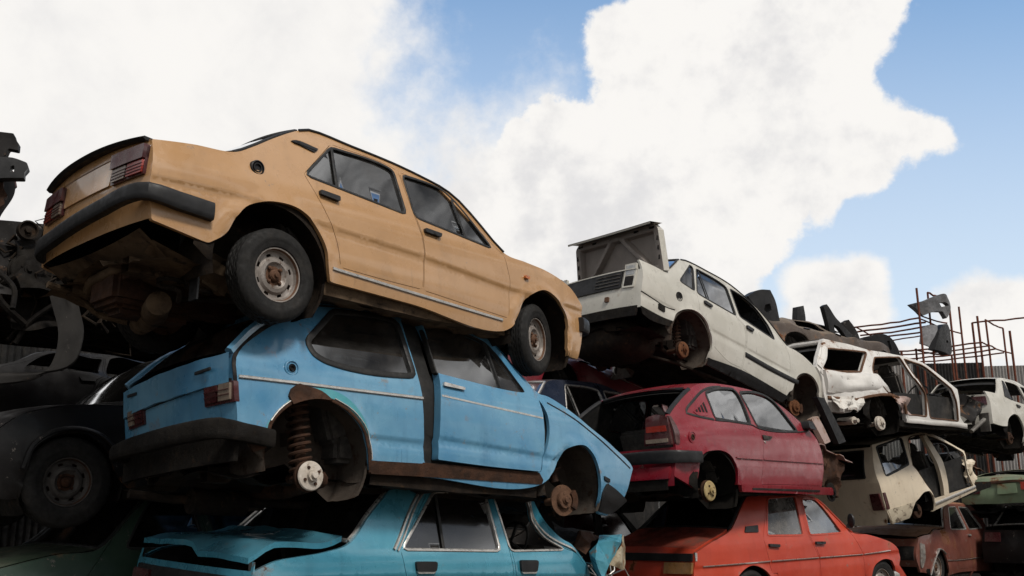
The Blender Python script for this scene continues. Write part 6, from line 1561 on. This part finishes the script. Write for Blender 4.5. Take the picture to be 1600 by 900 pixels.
# second row, behind the white and crimson cars
plain_car('navy_saloon_car', 'navy saloon car with chrome window frames, in the gap behind the blue hatchback bonnet', 'white', P_NAVY, (.95, 13.2, .60), (rad(44), 0, 0), GLASSDD, CHROME)
plain_car('charcoal_saloon_car', 'charcoal saloon car on the ground below the navy saloon', 'orange', P_GREYW, (.7, 13.3, -.77), (rad(44), 0, 0))
plain_car('dark_red_wreck', 'flattened dark red car wreck wedged under the white saloon', 'orange', P_DRED, (1.05, 13.9, 1.62), (rad(40), rad(4), 0), None, wheels=(0, 0), deform=squash(.30, .25, 71, .07))
plain_car('brown_flattened_wreck', 'flattened brown car wreck on the stack behind the white saloon', 'white', P_BURNTB, (4.9, 16.6, 2.55), (rad(40), 0, 0), None, wheels=(0, 0), deform=squash(.45, .30, 75, .06))
plain_car('grey_stacked_wreck', 'dark grey car wreck under the flattened brown wreck', 'tan', P_GREYW, (4.7, 16.6, 1.4), (rad(40), 0, 0), None, wheels=(0, 0), deform=squash(.6, .6, 77, .04))
slab('dark_wing', 'charcoal wing panel with a round hole, standing behind the white saloon roof', 'car panel', [(1167, 463), (1178, 455), (1196, 455), (1206, 472), (1212, 500), (1224, 540), (1206, 530), (1190, 505)], 14.8, .16, BLACKP, 30, .10, 11, [[(1188, 478), (1195, 476), (1198, 486), (1192, 491), (1187, 486)]])
slab('door_pillar', 'upright black door pillar standing on the flattened brown wreck', 'car panel', [(1243, 480), (1253, 478), (1256, 500), (1255, 536), (1243, 538)], 15.9, .10, BLACKP, 40, .04, 12)
slab('car_door', 'black door frame leaning to the right on the flattened brown wreck', 'car panel', [(1283, 479), (1287, 476), (1300, 497), (1312, 510), (1328, 526), (1342, 545), (1298, 545), (1291, 512)], 15.9, .08, BLACKP, 35, .08, 13, [[(1297, 508), (1306, 513), (1318, 530), (1302, 532)]])
slab('car_door', 'smaller black door corner right of the leaning door frame', 'car panel', [(1315, 505), (1322, 500), (1330, 511), (1338, 524), (1347, 545), (1326, 545)], 16.2, .08, P_GREYW, 35, .06, 14)
slab('car_door', 'flat black door lying behind the white estate roof', 'car panel', [(1348, 527), (1380, 523), (1392, 530), (1404, 548), (1408, 562), (1348, 556)], 17.2, .12, P_BLACK, 15, .05, 15, [[(1384, 533), (1388, 533), (1392, 547), (1388, 548)]])
slab('steel_plank', 'dark steel beam propped under the nose of the white saloon', 'beam', [(1277, 620), (1287, 622), (1322, 690), (1310, 694)], 12.4, .08, BLACKP, 40, .01, 16)
slab('pink_strut', 'faded pinkish bar beside the dark beam under the white saloon', 'beam', [(1268, 655), (1277, 650), (1298, 690), (1288, 694)], 12.2, .07, PINK, 40, .01, 17)
# right edge
rw = plain_car('white_end_car', 'white saloon car without wheels at the right edge, in front of the corrugated fence', 'white', P_WHITE, (10.0, 20.3, 1.62), (rad(42), rad(2), 0), None, BLACKP, wheels=(0, 0))
rw.plate('pillar_trim', [(-1.40, .70), (-1.10, .66), (-1.06, 1.05), (-1.12, 1.06)], BLACKP, .012)
pg = plain_car('pale_green_saloon', 'rusty pale green saloon car under the white car at the right edge', 'orange', P_PALEGREEN, (10.3, 19.4, .28), (rad(45), 0, 0), None, wheels=(0, 0), deform=squash(.52, .3, 79, .03))
pg.endplate('plate_panel', [(-.22, .22), (.10, .22), (.10, .40), (-.22, .40)], P_PALEGREEN, .03); pg.endplate('tail_band', [(-.72, .28), (-.3, .28), (-.3, .42), (-.72, .42)], LENS_R, .04); pg.endplate('rust_band', [(-.6, .42), (.6, .42), (.6, .46), (-.6, .46)], DRUST, .03)
plain_car('dark_ground_car', 'black saloon car on the ground under the pale green saloon', 'white', P_BLACK, (10.4, 19.0, -.78), (rad(45), 0, 0), GLASSDD, CHROME)
# ---------------------------------------------------------------- pipe rack with parts hung on it
RACKM = grime('rust_red_pipe', (.10, .032, .02), (.15, .05, .03), (.05, .02, .014), 91, .85, 9, .4, .5)
HZ = 450+F_PX*math.tan(TILT)
rk = empty('pipe_rack', (8.8, 21.4, 0), (0, 0, 0), 'tall open rack of rusty red pipes in front of the corrugated fence', 'rack')
def rpart(name, a, b, r=.03, sq=True):
    a, b = Vector(a), Vector(b); random.seed(int(a.x*977+b.z*331)); n_ = 7; j_ = .012 if name == 'rail' else .006
    pts = [a.lerp(b, i/n_)-rk.location+Vector((random.uniform(-j_, j_), random.uniform(-j_, j_), random.uniform(-j_, j_)-.10*r/.024*.3*math.sin(math.pi*i/n_)*(name == 'rail'))) for i in range(n_+1)]
    o = make(name, MB().tube(pts, r*random.uniform(.8, 1.15), 6), RACKM, rk); return o
for (x, y, Y) in ((1432, 450, 21), (1449, 457, 21.3), (1483, 473, 22), (1498, 479, 22.4), (1527, 494, 23.2), (1540, 500, 22.6), (1567, 513, 22.6), (1578, 517, 23), (1519, 504, 23.4), (1431, 545, 22), (1487, 555, 22.5), (1408, 548, 21.6)):
    p = at(x, y, Y); rpart('post', p, (p.x, p.y, .0), .027)
def rod(p, q, Y, r=.019): rpart('rail', at(*p, Y), at(*q, Y*(HZ-p[1])/(HZ-q[1])), r)
for p, q, Y in (((1437, 497), (1333, 511), 21), ((1446, 503), (1338, 518), 21.2), ((1458, 508), (1345, 524), 21.5), ((1470, 513), (1350, 530), 21.8), ((1484, 517), (1360, 535), 22), ((1434, 497), (1502, 521), 21), ((1338, 512), (1372, 528), 21.9), ((1480, 505), (1440, 494), 21.9),
                ((1534, 535), (1400, 549), 22.4), ((1545, 541), (1408, 555), 22.4), ((1556, 546), (1412, 561), 22.4), ((1568, 551), (1420, 567), 22.5), ((1534, 535), (1582, 553), 22.6), ((1519, 504), (1640, 490), 23.3), ((1540, 500), (1567, 513), 22.6), ((1480, 556), (1430, 546), 22.4), ((1496, 592), (1512, 592), 22.4), ((1449, 457), (1470, 463), 21.3)):
    rod(p, q, Y)
bent = slab('hanging_bumper', 'grey plastic bumper cover hung at the top of the pipe rack', 'bumper', [(1423, 475), (1436, 472), (1450, 466), (1465, 462), (1476, 467), (1483, 478), (1481, 488), (1469, 500), (1463, 489), (1448, 490), (1436, 495)], 21.1, .12, plain('faded_grey_plastic', (.10, .10, .105), .55, 0, 92, .3), 20, .22, 18, [[(1456, 476), (1470, 475), (1476, 479), (1462, 482)]])
slab('hanging_wing', 'light grey wing panel hung below the bumper cover on the rack', 'car panel', [(1438, 514), (1446, 509), (1464, 509), (1462, 528), (1456, 545), (1437, 537)], 21.3, .05, plain('pale_grey_metal', (.20, .20, .21), .5, 0, 93, .3), 10, .08, 19)
slab('hanging_dark_wing', 'dark wing panel hung beside the light grey one on the rack', 'car panel', [(1465, 512), (1476, 508), (1484, 520), (1485, 540), (1480, 554), (1461, 546), (1462, 530)], 21.4, .14, BLACKP, 50, .10, 20, [[(1471, 533), (1474, 532), (1475, 536), (1472, 537)]])
# ---------------------------------------------------------------- corrugated fence
FM = NT('corrugated_sheet'); fc = FM.coord(3)
fcol = FM.mix(FM.ramp(FM.noise(fc, .8, 6), .35, .65), (.26, .25, .24), (.38, .37, .36)); fcol = FM.mix(FM.ramp(FM.noise(FM.coord(5, (2, 2, .25)), 3, 7), .5, .75, 0, .6), fcol, (.11, .075, .055)); FM.bsdf(fcol, .6, .2, 0, FM.noise(fc, 6, 5), .3, .02); FM = FM.m
FDD = plain('near_black_sheet', (.009, .009, .009), .6, .1, 95, .3)  # darkest of the side fence sheets
FD = plain('dark_sheet', (.018, .017, .017), .6, .1, 94, .3)
def fence(name, label, A, B, h0, mats, sheet=1.7):
    A, B = Vector(A), Vector(B); L = (B-A).length; u = (B-A)/L; nn = Vector((u.y, -u.x, 0)); e = empty(name, A, (0, 0, math.atan2(u.y, u.x)), label, 'fence'); e['kind'] = 'thing'
    k = 0; s = 0
    while s < L:
        w = min(sheet, L-s); random.seed(k*7+int(L)); h = h0+random.uniform(-.10, .14); n = int(w/.019); rows = []
        for z in (0, h):
            rows.append([(s+w*i/n, -.018*math.sin(i*math.pi/2)+(k % 2)*.02, z) for i in range(n+1)])
        make('fence_sheet', MB().grid(rows), mats[k % len(mats)], e, 80)
        if k % 2 == 0: make('fence_post', MB().tube([(s, .08, 0), (s, .08, h0-.1)], .04, 6), DRUST, e)
        k += 1; s += sheet
    for z in (.6, h0*.55, h0-.4): make('fence_rail', MB().tube([(0, .05, z), (L, .05, z)], .03, 4), DRUST, e)
fence('yard_fence', 'grey corrugated metal fence with dark sheets, at the far right behind the pipe rack', (8.6, 25.2, 0), (24, 23.2, 0), 4.9, [FM, FD, FM, FM, FD, FM])
fence('side_fence', 'dark corrugated metal fence running behind the rows of stacked cars', (-11.5, 5.0, 0), (8.5, 25.2, 0), 3.3, [FD, FDD, FD])
# ---------------------------------------------------------------- ground
gm = grime('yard_dirt', (.045, .036, .028), (.085, .068, .052), (.025, .02, .016), 21, .95, .8, .8, .5)
gb = MB(); n = 90
def gx(i): u = (i/n*2-1); return math.copysign(abs(u)**3, u)*900
gb.grid([[(gx(i), gx(j)+12, .05*nz(gx(i), gx(j), 0, .25)*max(0, 1-math.hypot(gx(i), gx(j))/60)) for j in range(n+1)] for i in range(n+1)])
tag(make('ground', gb, gm), kind='structure')
